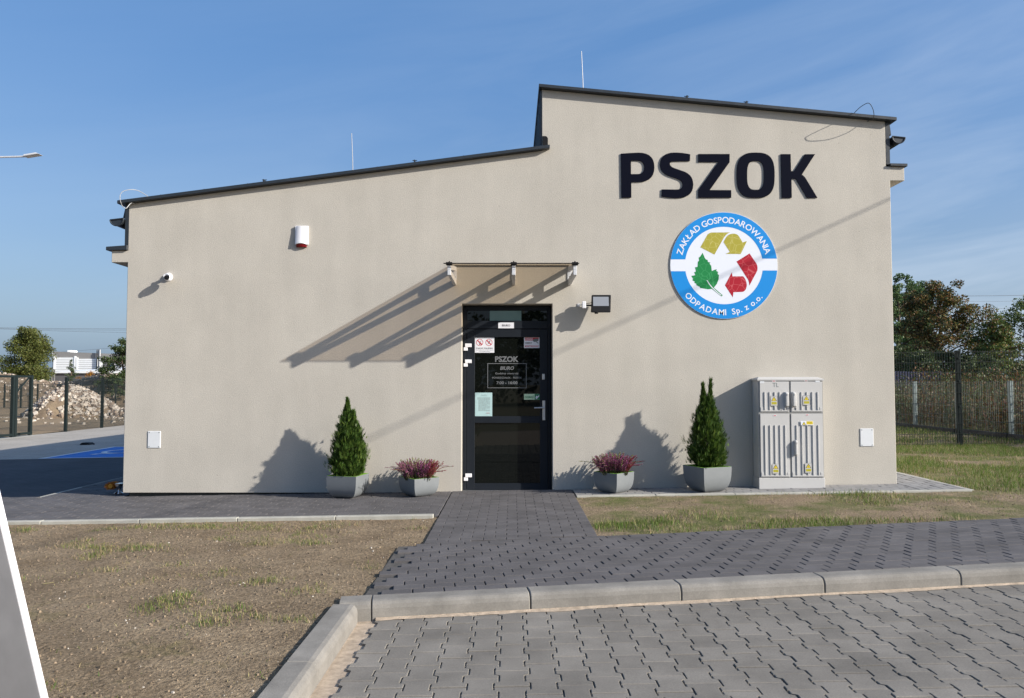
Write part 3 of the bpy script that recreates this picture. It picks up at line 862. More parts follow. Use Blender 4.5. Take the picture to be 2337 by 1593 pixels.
# door set into the reveal
FY = 0.17
b = MB()
fx0, fx1, _, fz1 = rect(1056.5, 698, 1257, 1123, FY)
fz0 = zb
ix0, ix1, iz0, iz1 = rect(1065.5, 708, 1248.5, 732, FY)      # transom opening
lx0, lx1, lz0_, lz1_ = rect(1064.5, 751, 1250.5, 1120.5, FY)   # leaf
b.box(fx0, lx0 - 0.004, FY, FY + 0.08, fz0, fz1); b.box(lx1 + 0.004, fx1, FY, FY + 0.08, fz0, fz1)
b.box(lx0 - 0.003, lx1 + 0.003, FY + 0.001, FY + 0.08, iz1, fz1 - 0.001); b.box(lx0 - 0.003, lx1 + 0.003, FY + 0.001, FY + 0.08, lz1_ + 0.006, iz0)
b.box(lx0 - 0.003, ix0, FY + 0.002, FY + 0.08, iz0, iz1); b.box(ix1, lx1 + 0.003, FY + 0.002, FY + 0.08, iz0, iz1)
b.box(fx0 - 0.05, fx1 + 0.05, FY - 0.16, FY + 0.1, zb - 0.12, zb - 0.002)
frame = b.build("door_frame", M['frame'], bld, bevel=0.003)
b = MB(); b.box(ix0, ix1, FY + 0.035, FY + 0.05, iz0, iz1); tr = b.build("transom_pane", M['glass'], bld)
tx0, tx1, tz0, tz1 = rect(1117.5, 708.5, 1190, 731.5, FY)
b = MB(); b.box(tx0, tx1, FY + 0.031, FY + 0.0345, tz0, tz1); b.build("lit_blind_tint", M['litblind'], tr)  # pale glow of lit blinds, painted as a panel over the dark pane
# leaf
b = MB(); LY = FY + 0.006
gx0, gx1, ug0, ug1 = rect(1083.5, 769.5, 1232, 951, LY)
_, _, lg0, lg1 = rect(1083.5, 965.5, 1232, 1104, LY)
b.box(lx0, gx0, LY, LY + 0.065, lz0_, lz1_); b.box(gx1, lx1, LY, LY + 0.065, lz0_, lz1_)
b.box(gx0, gx1, LY + 0.001, LY + 0.064, ug1, lz1_ - .001); b.box(gx0, gx1, LY + 0.001, LY + 0.064, lg1, ug0); b.box(gx0, gx1, LY + 0.001, LY + 0.064, lz0_ + .001, lg0)
door = b.build("door", M['frame'], bld, bevel=0.003)
GY = LY + 0.02
for q in ((ug0, ug1), (lg0, lg1)):
    b = MB(); b.box(gx0, gx1, GY, GY + 0.02, q[0], q[1]); b.build("pane", M['glass'], door)
for x0_, x1_, z0_, z1_ in ((gx0, gx1, lg0, lg0 + 0.006), (gx0, gx1, ug0, ug0 + 0.006)):
    b = MB(); b.box(x0_, x1_, LY + 0.004, GY - 0.001, z0_, z1_); b.build("glazing_bead", M['frame'], door)
for px, py in ((1058, 784), (1058, 820.5), (1058.5, 1081)):
    b = MB(); x0, x1, z0, z1 = rect(px + 3.2, py, px + 18, py + 8.3, LY - 0.03); b.box(x0, x1, LY - 0.035, LY - 0.001, z0, z1)
    x0, x1, z0, z1 = rect(px, py + 8.6, px + 9.2, py + 16.4, LY - 0.03); b.box(x0, x1, LY - 0.033, LY - 0.001, z0, z1)
    b.build("hinge", M['white'], door, bevel=0.004, seg=2)
x0, x1, z0, z1 = rect(1238, 914, 1244.3, 959, LY)
b = MB(); b.box(x0, x1, LY - 0.012, LY, z0, z1); p = P(1241, 930, LY)
b.tube([(p.x, LY - 0.012, p.z), (p.x, LY - 0.055, p.z)], 0.010, 10); q = P(1219, 930.5, LY)
b.tube([(p.x + 0.008, LY - 0.055, p.z), (q.x + 0.02, LY - 0.055, q.z), (q.x, LY - 0.05, q.z)], 0.010, 10)
p = P(1241, 949, LY); b.lathe([(0.008, 0.0125), (0.008, 0.017)], (p.x, LY, p.z), 'y', 12)
b.build("handle", M['steel'], door, bevel=0.002)
x0, x1, z0, z1 = rect(1237.3, 853, 1243.4, 866.4, LY)
b = MB(); b.box(x0, x1, LY - 0.012, LY, z0, z1); b.build("lock", M['steel'], door, bevel=0.003)

# prints on the door (flat, 1-3 mm proud of what carries them)
def print_plate(name, px0, py0, px1, py1, y, mats, parent):
    b = MB(); x0, x1, z0, z1 = rect(px0, py0, px1, py1, y)
    b.box(x0, x1, y, y + 0.0015, z0, z1, 0)
    S = lambda u, v: (x0 + u * (x1 - x0), z1 - v * (z1 - z0))
    def text(t, u0, v0, u1, v1, m, bold=0.02, shear=0):
        a, c = S(u0, v0), S(u1, v1); put_text(b, t, a[0], c[0], c[1], a[1], y - 0.0012, m, bold, shear)
    def area(pts, m, dy=0.0006):
        put_flat(b, [[S(*p) for p in pts]], same, y - dy, m)
    return b, S, text, area, lambda: b.build(name, mats, parent)
SY = GY - 0.003
b, S, text, area, done = print_plate("name_plate", 1137, 736, 1173, 749.2, FY - 0.004, [M['white'], M['ink']], frame)
text("BIURO", .24, .34, .76, .68, 1, 0.015); done()
b, S, text, area, done = print_plate("no_smoking_sticker", 1083.2, 769.4, 1128, 805, SY, [M['white'], M['inkred'], M['ink']], door)
for cu in (.26, .73):
    c = S(cu, .34); r = 0.045
    put_flat(b, [circle(c[0], c[1], r, 28), circle(c[0], c[1], r * .86, 28)], same, SY - .0008, 1)
    dd = r * .9 * .7071; w_ = 0.0045
    put_flat(b, [[(c[0] - dd - w_, c[1] + dd - w_), (c[0] + dd - w_, c[1] - dd - w_), (c[0] + dd + w_, c[1] - dd + w_), (c[0] - dd + w_, c[1] + dd + w_)]], same, SY - .0014, 1)
    if cu < .5:
        put_flat(b, [[(c[0] - .004, c[1] - .032), (c[0] + .008, c[1] - .026), (c[0] + .003, c[1] - .012), (c[0] - .009, c[1] - .018)]], same, SY - .0011, 2)
        put_flat(b, [[(c[0] + .000, c[1] - .014), (c[0] + .004, c[1] - .012), (c[0] + .018, c[1] + .022), (c[0] + .014, c[1] + .024)]], same, SY - .0011, 2)
    else:
        put_flat(b, [[(c[0] - .016, c[1] - .022), (c[0] - .012, c[1] - .025), (c[0] + .022, c[1] + .024), (c[0] + .012, c[1] + .026)]], same, SY - .0011, 2)
text("ZAKAZ PALENIA", .07, .67, .93, .75, 2, .01); text("WYROBÓW TYTONIOWYCH", .08, .80, .94, .845, 2, 0); text("I E-PAPIEROSÓW", .22, .89, .80, .935, 2, 0); done()
b, S, text, area, done = print_plate("camera_warning_sticker", 1196, 768.7, 1231.3, 794.2, SY, [M['white'], M['inkred'], M['ink'], M['inkgrey']], door)
area([(.06, .07), (.94, .07), (.94, .33), (.06, .33)], 1)
text("UWAGA!", .09, .11, .56, .29, 0, .02); text("OBIEKT", .07, .48, .52, .63, 2, .02); text("MONITOROWANY", .06, .76, .95, .92, 1, .02)
area([(.56, .30), (.66, .18), (.88, .14), (.93, .24), (.90, .38), (.68, .46), (.58, .40)], 3, .0017); area([(.80, .42), (.94, .56), (.90, .60), (.76, .46)], 3, .0017); done()
bb = MB()
x0, x1, z0, z1 = rect(1129.8, 813, 1183.5, 826.3, SY); put_text(bb, "PSZOK", x0, x1, z0, z1, SY, 0, .035)
fx, fx_, fz, fz_ = rect(1112.4, 829, 1201.8, 885.8, SY); w_ = 0.008
for q in ((fx, fx_, fz, fz + w_), (fx, fx_, fz_ - w_, fz_), (fx, fx + w_, fz + w_, fz_ - w_), (fx_ - w_, fx_, fz + w_, fz_ - w_)):
    bb.poly([(q[0], SY, q[2]), (q[1], SY, q[2]), (q[1], SY, q[3]), (q[0], SY, q[3])])
for t, q, bd, sh in (("BIURO", (1141, 836, 1173, 844.3), .03, .25), ("Godziny otwarcia:", (1130, 850, 1184.5, 855.5), .02, 0), ("PONIEDZIAŁEK - PIĄTEK", (1123.5, 859.8, 1191, 865.4), .02, 0), ("7:00 - 16:00", (1133, 870, 1181, 877), .03, 0)):
    x0, x1, z0, z1 = rect(*q, SY); put_text(bb, t, x0, x1, z0, z1, SY, 0, bd, sh)
bb.build("opening_hours_film", M['film'], door)
b, S, text, area, done = print_plate("notice_sheet", 1084.2, 896, 1123.4, 950.7, SY, [M['paper'], M['inkgrey'], M['inkred']], door)
text("OGŁOSZENIE", .36, .09, .66, .115, 1, 0); text("o godzinach pracy punktu", .30, .125, .72, .15, 1, 0)
rr = random.Random(4)
for k in range(17):
    v = .205 + k * .034; e = .88 if k % 5 != 4 else rr.uniform(.45, .8); s = .14 if k < 3 else .2
    u = s
    while u < e:                       # words of fine print, too small to read
        w2 = rr.uniform(.03, .11); area([(u, v), (min(e, u + w2), v), (min(e, u + w2), v + .013), (u, v + .013)], 1); u += w2 + .018
area([(.66, .845), (.84, .845), (.84, .857), (.66, .857)], 2); area([(.60, .865), (.88, .865), (.88, .873), (.60, .873)], 1); done()
b, S, text, area, done = print_plate("pull_sticker", 1196, 899, 1232, 912.2, SY, [M['palegreen'], M['darkgreen'], M['white']], door)
area([(.67, .02), (1, .02), (1, .98), (.67, .98)], 1); text("CIĄGNĄĆ", .05, .25, .62, .82, 1, .03)
area([(.73, .55), (.78, .30), (.86, .45), (.94, .18), (.97, .35), (.90, .62), (.84, .70), (.82, .90), (.74, .80)], 2, .0015); done()
b = MB(); b.box(fx0 + 0.005, fx1 - 0.005, 0.02, FY - 0.002, zb - 0.004, zb + 0.012); b.build("threshold", M['steel'], bld, bevel=0.004)

# ------------------------------------------------------------------ lightning rods and loose wires on the roof
for base, top, zf, lab in (((805.5, 385), (802.5, 304), lz, "thin pale lightning rod standing on the lower left roof"), ((1331, 199), (1327, 117), uz, "thin pale lightning rod standing on the higher right roof")):
    p = P(*base, 0.35); q = P(*top, 0.35)
    b = MB(); zt = zf(p.x) + 0.001
    b.tube([(p.x, 0.35, zt), (p.x - 0.004, 0.35, zt + (q.z - zt) * .4), (q.x, 0.35, q.z)], 0.0055, 8, r1=0.004)
    b.lathe([(0.07, 0), (0.07, 0.02), (0.03, 0.04)], (p.x, 0.35, zt), 'z', 14)
    props(b.build("lightning_rod", M['wire']), lab, "lightning rod")
def spline(pts, n=6):
    pts = [Vector(p) for p in pts]; out = []
    for i in range(len(pts) - 1):
        p0, p1, p2, p3 = pts[max(i - 1, 0)], pts[i], pts[i + 1], pts[min(i + 2, len(pts) - 1)]
        for k in range(n):
            t = k / n
            out.append(0.5 * ((2 * p1) + (p2 - p0) * t + (2 * p0 - 5 * p1 + 4 * p2 - p3) * t * t + (3 * p1 - p0 - 3 * p2 + p3) * t ** 3))
    return out + [pts[-1]]
cr = [(410, 350), (385, 332), (350, 348), (305, 398), (262, 372), (237, 312), (232, 250), (255, 205), (300, 182), (370, 172), (440, 182), (500, 210), (572, 258)]
dep = [0.0, -.05, -.08, -.14, -.20, -.24, -.25, -.24, -.22, -.18, -.12, -.04, 0.06]
b = MB(); b.tube(spline([P(230 + u / 5.28, 400 + v / 5.28, d) for (u, v), d in zip(cr, dep)]), 0.0042, 6)
props(b.build("wire_loop", M['wire']), "loose pale conductor wire looping over the left roof corner", "wire")
cr = [(1060, 517), (1075, 492), (1120, 480), (1133, 440), (1125, 380), (1100, 322), (1070, 293), (1030, 302), (960, 347), (888, 418)]
dep = [0.0, -.05, -.12, -.20, -.26, -.30, -.30, -.28, -.2, -.06]
b = MB(); b.tube(spline([P(1780 + u / 5.28, 180 + v / 5.28, d) for (u, v), d in zip(cr, dep)]), 0.0042, 6)
props(b.build("wire_loop", M['metal']), "loose dark conductor wire looping over the right roof corner", "wire")

# ------------------------------------------------------------------ letters and round emblem
crop5 = lambda y: (lambda u, v: (lambda p: (p.x, p.z))(P(1380 + u / 3.6, 320 + v / 3.6, y)))
sg = thing("letter_sign", (P(1640, 400, 0).x, 0, P(1640, 460, 0).z), "large dark navy capital letters PSZOK mounted high on the beige wall", "sign")
def sup(cx, cy, rx, ry, e, n=48):
    o = []
    for i in range(n):
        a = 2 * math.pi * i / n; c, s = math.cos(a), math.sin(a)
        o.append((cx + rx * math.copysign(abs(c) ** (2 / e), c), cy + ry * math.copysign(abs(s) ** (2 / e), s)))
    return o
LET = [flat_path("M 133 110 L 230 104 L 275 102 Q 409 100 409 222 Q 409 343 275 343 L 219 343 L 219 470 L 138 472 Z M 216 167 L 265 167 Q 325 166 325 222 Q 325 278 268 278 L 216 278 Z"),
       flat_path("M 703 116 Q 640 101 575 101 Q 455 102 455 200 Q 455 268 535 296 L 605 320 Q 640 334 640 366 Q 640 405 590 405 L 470 404 L 468 461 Q 530 475 605 474 Q 728 470 728 364 Q 728 282 645 254 L 578 231 Q 536 217 536 192 Q 538 172 578 172 L 700 170 Z"),
       flat_path("M 770 113 L 1027 113 L 1027 180 L 864 409 L 1040 410 L 1040 471 L 771 472 L 770 408 L 934 178 L 770 178 Z"),
       [sup(1241, 287, 156, 186, 2.9), sup(1240, 288, 69, 119, 3.0)],
       flat_path("M 1447 114 L 1528 114 L 1532 254 L 1556 254 L 1645 115 L 1729 114 L 1620 283 Q 1640 293 1655 318 L 1748 472 L 1664 474 L 1572 318 L 1535 314 L 1538 472 L 1456 474 Z")]
for subs in LET:
    if len(subs[0]) and subs[0][0] == subs[0][-1]: subs[0].pop()
    y = -0.013
    fn = crop5(y)
    vs, fs = filled([[fn(*p) for p in s] for s in subs], 0.0065)
    b = MB(); b.add([(v[0], y + 0.0065 - v[2], v[1]) for v in vs], fs)
    b.build("letter", M['letter'], sg)
em_c = P(1652, 605.5, 0)
em = thing("round_emblem", (em_c.x, 0, em_c.z), "round blue and white emblem with recycling arrows and a green leaf", "sign")
EY = -0.014
fn = crop5(EY); cU, cV, rU = 980, 1028.5, 440.5
c_ = fn(cU, cV); R_ = fn(cU + rU, cV)[0] - c_[0]; cx, cz = c_
b = MB(); b.lathe([(R_, 0.0), (R_, -EY)], (cx, 0, cz), 'y', 96); b.build("disc", M['signwhite'], em)
def arcband(a0, a1, r0, r1, zc0, zc1):
    """ring sector cut straight along the white belt"""
    n = 60; o = []
    t0 = math.asin(zc0 / r1), math.asin(zc0 / r0)
    if zc0 > 0: o = circle(cx, cz, r1, n, t0[0], math.pi - math.asin(zc1 / r1), True) + circle(cx, cz, r0, n, math.pi - math.asin(zc1 / r0), t0[1], True)
    else: o = circle(cx, cz, r1, n, math.pi - math.asin(zc1 / r1), 2 * math.pi + t0[0], True) + circle(cx, cz, r0, n, 2 * math.pi + t0[1], math.pi - math.asin(zc1 / r0), True)
    return o
u = R_ / rU
b = MB()
put_flat(b, [arcband(0, 0, 320 * u, 439 * u, 56 * u, 50 * u)], same, EY - 0.001, 0)
put_flat(b, [arcband(0, 0, 320 * u, 439 * u, -42 * u, -48 * u)], same, EY - 0.001, 0)
b.build("blue_ring", M['blue'], em)
def arc_text(txt, a0, a1, rad, size, outward):
    global b
    adv = []; x = 0.0; b = MB()
    for ch in txt:
        if ch == ' ': x += 0.30; adv.append(None); continue
        vs, fs = glyphs(ch, 0.014); w0 = min(v[0] for v in vs); w1 = max(v[0] for v in vs)
        adv.append((x - w0, vs, fs, (w0 + w1) / 2)); x += (w1 - w0) + 0.10
    tot = x - 0.10
    for it in adv:
        if it is None:
            if b.v: b.build("lettering", M['signwhite'], em); b = MB()
            continue
        sh, vs, fs, mid = it
        t = (sh + mid) / tot; a = math.radians(a0 + (a1 - a0) * t)
        pts = []
        for v in vs:
            lx_ = (v[0] - mid) * size; ly_ = v[1] * size
            if outward: ex, ez = (math.sin(a), -math.cos(a)), (math.cos(a), math.sin(a))
            else: ex, ez = (-math.sin(a), math.cos(a)), (-math.cos(a), -math.sin(a))
            base = (cx + rad * math.cos(a), cz + rad * math.sin(a))
            pts.append((base[0] + ex[0] * lx_ + ez[0] * ly_, EY - 0.002, base[1] + ex[1] * lx_ + ez[1] * ly_))
        b.add(pts, fs)
    b.build("lettering", M['signwhite'], em)
arc_text("ZAKŁAD GOSPODAROWANIA", 166, 15, 352 * u, 0.111, True)
arc_text("ODPADAMI  Sp. z o.o.", 217, 320, 410 * u, 0.106, False)
A = lambda s: [fn(*p) for p in flat_path(s)[0]]
b = MB()
put_flat(b, [A("M 786 880 L 836 790 Q 852 758 884 758 L 1032 757 Q 1000 768 980 800 L 902 940 Z")], same, EY - 0.001)
put_flat(b, [A("M 975 836 L 1000 795 Q 1022 765 1065 768 Q 1090 770 1104 790 L 1134 840 L 1169 828 L 1118 935 L 992 934 L 1028 918 Z")], same, EY - 0.001)
b.build("olive_arrow", M['olive'], em)
b = MB()
put_flat(b, [A("M 1083 997 L 1190 930 L 1248 1015 Q 1260 1040 1254 1072 L 1188 1196 Q 1190 1160 1168 1130 Z")], same, EY - 0.001)
put_flat(b, [A("M 988 1192 L 1045 1085 L 1050 1118 L 1138 1118 Q 1168 1150 1168 1195 Q 1160 1244 1130 1246 L 1058 1249 L 1053 1291 Z")], same, EY - 0.001)
b.build("red_arrow", M['crimson'], em)
b = MB()
leaf_pts = [(805, 925), (822, 965), (832, 980), (846, 984), (848, 1000), (869, 1005), (862, 1015), (876, 1032), (880, 1075), (898, 1066), (921, 1060), (917, 1074), (933, 1082), (928, 1100), (939, 1106), (936, 1145), (922, 1180), (897, 1212),
            (968, 1272), (966, 1281), (955, 1281), (880, 1221), (850, 1225), (785, 1214), (783, 1205), (755, 1192), (752, 1178), (735, 1172), (742, 1163), (720, 1150), (726, 1140), (712, 1115), (745, 1108), (735, 1085), (750, 1078), (742, 1045), (763, 1040), (765, 1000), (776, 988), (772, 965), (786, 955)]
put_flat(b, [[fn(*p) for p in leaf_pts]], same, EY - 0.001, 0)
put_flat(b, [A("M 836 1148 L 845 1152 Q 880 1215 960 1272 L 955 1277 Q 868 1215 836 1148 Z")], same, EY - 0.0016, 1)
b.build("leaf_print", [M['leafgreen'], M['signwhite']], em)

# ------------------------------------------------------------------ fixtures on the wall
AZ = CAMZ
aw = thing("door_canopy", (P(1165, 605, 0).x, 0, P(1165, 640, 0).z), "glass canopy on three grey brackets above the entrance door", "canopy")
y1 = -0.91
pts = [P(1025, 604, y1).x, P(1172.5, 603.5, y1).x, P(1312.5, 602, y1).x]
zw = P(1165, 606.5, 0).z; zf_ = P(1170, 602.5, y1).z; zlow = P(1165, 651, 0).z
for x in pts:
    b = MB(); w = 0.021
    zt = lambda y: zw + (zf_ - zw) * (y / y1) - 0.012
    b.prism_x([(0, zt(0) - 0.055), (0, zt(0)), (y1 + 0.004, zt(y1)), (y1 + 0.004, zt(y1) - 0.055)], x - w, x + w)                 # upper arm
    b.prism_x([(-0.001, zlow), (-0.001, zlow + 0.075), (y1 + 0.05, zt(y1) - 0.055), (y1 + 0.004, zt(y1) - 0.055), (y1 + 0.004, zt(y1) - 0.115)], x - w + .001, x + w - .001)      # lower strut
    b.prism_x([(-0.15, zlow + 0.08), (-0.15, zt(-.15) - .055), (-0.20, zt(-.2) - .055), (-0.20, zlow + 0.085)], x - w + .002, x + w - .002)
    b.prism_x([(0.0, zlow + .07), (0.0, zt(0) - .05), (-0.012, zt(0) - .05), (-0.012, zlow + .07)], x - w - .004, x + w + .004)
    br = b.build("bracket", M['galv'], aw, bevel=0.003)
    b = MB(); b.box(x - 0.036, x + 0.036, y1 - 0.012, y1 + 0.05, zt(y1) + 0.001, zt(y1) + 0.014); b.box(x - 0.036, x + 0.036, y1 - 0.012, y1 + 0.05, zt(y1) + 0.023, zt(y1) + 0.034)
    b.lathe([(0.008, 0.034), (0.008, 0.045), (0.004, 0.052)], (x, y1 + 0.02, zt(y1)), 'z', 10)
    b.build("clamp", M['black'], br, bevel=0.003)
b = MB(); gx = (P(1012.7, 601, y1).x, P(1321.6, 598, y1).x)
b.prism_x([(-0.004, zw + 0.003), (-0.004, zw + 0.011), (y1 - 0.03, zf_ + 0.011 - .004), (y1 - 0.03, zf_ + 0.003 - .004)], gx[0], gx[1], 0)
b.build("glass_sheet", glass_mat("canopy_glass", (0.79, 0.73, 0.65)), aw)
b = MB(); b.box(gx[0], gx[1], y1 - 0.033, y1 - 0.0305, zf_ - 0.003, zf_ + 0.0085); b.build("edge_strip", M['black'], aw)
b = MB(); b.box(gx[0] + .06, gx[1] - .05, -.012, -.0045, zw - .006, zw + 0.0025)
b.build("edge_strip", M['black'], aw)

si_c = P(687, 540, 0)
si = thing("alarm_siren", (si_c.x, 0, si_c.z), "white wedge shaped alarm siren with red lens high on the wall", "alarm siren")
x0, x1, z0, z1 = rect(672.3, 515.5, 702.2, 557, -0.05)
_, _, zr, _ = rect(674, 515, 700, 563, -0.05)
n = 10
def bow(d, xa, xb): return [(xa + (xb - xa) * i / n, -d + 0.016 * (2 * i / n - 1) ** 2) for i in range(n + 1)]
b = MB()
tp, bt = bow(0.045, x0 + .012, x1 - .025), bow(0.062, x0 + .006, x1 - .022)
vs = [(x, y, z1) for x, y in tp] + [(x, y, z0 + 0.012 * (1 - (2 * i / n - 1) ** 2)) for i, (x, y) in enumerate(bt)]
b.add(vs, [(i + 11 + 0, i + 12, i + 1, i) for i in range(n)])
b.add([(tp[0][0], 0, z1), (tp[0][0], tp[0][1], z1), (bt[0][0], bt[0][1], z0), (bt[0][0], 0, z0)], [(0, 1, 2, 3)])
b.add([(tp[-1][0], 0, z1), (tp[-1][0], tp[-1][1], z1), (bt[-1][0], bt[-1][1], z0), (bt[-1][0], 0, z0)], [(3, 2, 1, 0)])
b.add([(x, y, z1) for x, y in tp] + [(tp[-1][0], 0, z1), (tp[0][0], 0, z1)], [tuple(range(13))])
b.add([(x, y, z0 + 0.012 * (1 - (2 * i / n - 1) ** 2)) for i, (x, y) in enumerate(bt)] + [(bt[-1][0], 0, z0), (bt[0][0], 0, z0)], [tuple(range(12, -1, -1))])
b.build("cover", M['white'], si)
b = MB(); b.box(x0, x1, -0.030, -0.001, z0 - .004, z1 + .006); b.build("back_box", M['white'], si, bevel=0.006, seg=2)
b = MB(); r0, r1 = bow(0.055, x0 + .012, x1 - .026), bow(0.040, x0 + .018, x1 - .02)
vs = [(x, y, z0 + 0.010) for x, y in r0] + [(x, y, zr) for x, y in r1] + [(r1[-1][0], 0, zr), (r1[0][0], 0, zr), (r0[-1][0], 0, z0 + .01), (r0[0][0], 0, z0 + .01)]
b.add(vs, [(i + 11, i + 12, i + 1, i) for i in range(n)] + [tuple(list(range(11, 22)) + [22, 23])[::-1], (0, 11, 23, 25), (10, 24, 22, 21)])
b.build("lens", M['red'], si)

cc = P(384.5, 632, 0)
cm = thing("security_camera", (cc.x, 0, cc.z), "small white ball security camera near the left wall edge", "camera")
b = MB(); b.lathe([(0.050, 0.0), (0.052, 0.012), (0.047, 0.028), (0.036, 0.036)], (cc.x + .004, 0, cc.z), 'y', 24); b.build("base", M['white'], cm, smooth=True)
b = MB(); b.lathe([(0.022, 0.030), (0.020, 0.075), (0.03, 0.085)], (cc.x, 0, cc.z), 'y', 16); b.build("stem", M['white'], cm, smooth=True)
q = P(383, 633, -0.14)
b = MB(); b.lathe([(0.002, -0.052)] + [(0.052 * math.cos(a), 0.052 * math.sin(a)) for a in [math.radians(t) for t in range(-75, 50, 12)]] + [(0.036, 0.041), (0.034, 0.036)], (q.x, q.y + .01, q.z), 'y', 28)
hd = b.build("head", M['white'], cm, smooth=True)
b = MB(); b.lathe([(0.031, 0.036), (0.031, 0.050), (0.012, 0.053)], (q.x + .002, q.y + .01, q.z - .006), 'y', 20); b.build("lens", M['black'], hd, smooth=True)

for q, lab in (((337, 984, 366.2, 1022.5), "white screwed cover plate low on the wall near the left corner"), ((1963.5, 978, 1993.8, 1018.8), "white screwed cover plate low on the wall near the right corner")):
    x0, x1, z0, z1 = rect(*q, -0.008)
    t = thing("cover_plate", ((x0 + x1) / 2, 0, (z0 + z1) / 2), lab, "cover plate", "white plates low on the wall")
    b = MB(); b.box(x0, x1, -0.009, 0.002, z0, z1); b.build("plate", M['plate'], t, bevel=0.004)
    for x in (x0 + .02, x1 - .02):
        for z in (z0 + .017, z1 - .017):
            b = MB(); b.lathe([(0.0065, 0.0085), (0.0065, 0.0102), (0.003, 0.0108)], (x, 0, z), 'y', 10); b.build("screw", M['inkgrey'], t)

fc = P(1372, 693, 0)
fl = thing("flood_light", (P(1332, 696, 0).x, 0, P(1332, 696, 0).z), "black square floodlight on a white wall bracket right of the door", "floodlight")
b = MB(); x0, x1, z0, z1 = rect(1318, 693, 1324, 700, 0); b.box(x0, x1, -0.008, 0.0, z0, z1)
p = P(1322, 696, -0.0); q = P(1333, 696, -0.12)
b.tube([(p.x, -0.008, p.z), (q.x, -0.12, q.z)], 0.007, 8); b.build("arm", M['galv'], fl)
x0, x1, z0, z1 = rect(1328.5, 687.8, 1337.2, 703.7, -0.13)
b = MB(); b.box(x0, x1, -0.15, -0.105, z0, z1); b.build("sensor_box", M['white'], fl, bevel=0.006, seg=2)
p = P(1337, 692.5, -0.13); q = P(1352, 690, -0.14)
b = MB(); b.tube(spline([p, (p + q) / 2 - Vector((0, 0, .004)), q]), 0.004, 6)
b.tube([P(1334, 697, -0.13), P(1355, 697, -0.12)], 0.011, 8)
b.build("cable", M['black'], fl)
x0, x1, z0, z1 = rect(1349.2, 672, 1395.5, 713.2, -0.18)
b = MB(); fy = lambda z: -0.185 + 0.05 * (z - z0) / (z1 - z0) - 0.05 * 0.2
def plate(xa, xb, za, zb_, d0_, d1_, m=0):
    vs = [(x, fy(z) + d, z) for d in (d0_, d1_) for x, z in ((xa, za), (xb, za), (xb, zb_), (xa, zb_))]
    b.add(vs, [(0, 1, 2, 3), (7, 6, 5, 4), (0, 4, 5, 1), (1, 5, 6, 2), (2, 6, 7, 3), (3, 7, 4, 0)], m)
sl = 0.012
vs = [(x + (sl * (z - z0) / (z1 - z0)), fy(z) + d, z) for d in (0, 0.035) for x, z in ((x0 - .004, z0), (x1 - sl, z0), (x1 - sl + .002, z1), (x0, z1))]
b.add(vs, [(0, 1, 2, 3), (7, 6, 5, 4), (0, 4, 5, 1), (1, 5, 6, 2), (2, 6, 7, 3), (3, 7, 4, 0)])
body = b.build("lamp_body", M['black'], fl, bevel=0.012, seg=3)
b = MB(); xa, xb, za, zb2 = rect(1354.0, 676.8, 1389.6, 698.2, -0.18); plate(xa, xb, za, zb2, -0.002, 0.0)
b.build("lamp_glass", mat("lamp_diffuser", (0.24, 0.255, 0.28), rough=0.2), body)
b = MB(); p = P(1361, 713.5, -0.17); b.lathe([(0.02, -0.014), (0.026, 0), (0.026, 0.01)], (p.x, p.y, p.z), 'z', 14); b.build("motion_sensor", M['black'], body, smooth=True)

# electric cabinet
CY = -0.262
fx0, fx1, _, czt = rect(1731, 866.3, 1880, 1115, CY); fx0 = P(1732.5, 990, CY).x; fx1 = P(1880.5, 990, CY).x
gz = g(3.3) + 0.018
cab = thing("electric_cabinet", ((fx0 + fx1) / 2, CY / 2, gz), "tall light grey four-door electric cabinet against the wall", "electric cabinet")
b = MB(); czm = czt - 0.012
b.box(fx0, fx1, CY + 0.012, -0.012, gz + 0.13, czm)
b.build("housing", M['cabinet'], cab, bevel=0.005)
b = MB(); b.box(fx0 - 0.006, fx1 + 0.006, CY + 0.008, -0.010, gz - 0.02, gz + 0.128); b.build("base", M['cabinet'], cab, bevel=0.004)
b = MB(); e = 0.012
b.add([(fx0 - e, CY, czm), (fx1 + e, CY, czm), (fx1 + e, -.004, czm), (fx0 - e, -.004, czm), (fx0 - e, CY, czm + .018), (fx1 + e, CY, czm + .018), (fx1 - .03, CY + .10, czm + .045), (fx0 + .03, CY + .10, czm + .045), (fx1 + e, -.004, czm + .025), (fx0 - e, -.004, czm + .025)],
      [(0, 1, 5, 4), (4, 5, 6, 7), (3, 2, 1, 0), (0, 4, 7, 9, 3), (1, 2, 8, 6, 5), (7, 6, 8, 9), (2, 3, 9, 8)])
b.build("lid", M['cabinet'], cab)
cropc = lambda u, v: (1680 + u / 5.28, 840 + v / 5.28)
xm = (P(*cropc(650, 400), CY).x)
zmid = P(*cropc(660, 540), CY).z
zlo = gz + 0.142; zhi = czm - 0.012
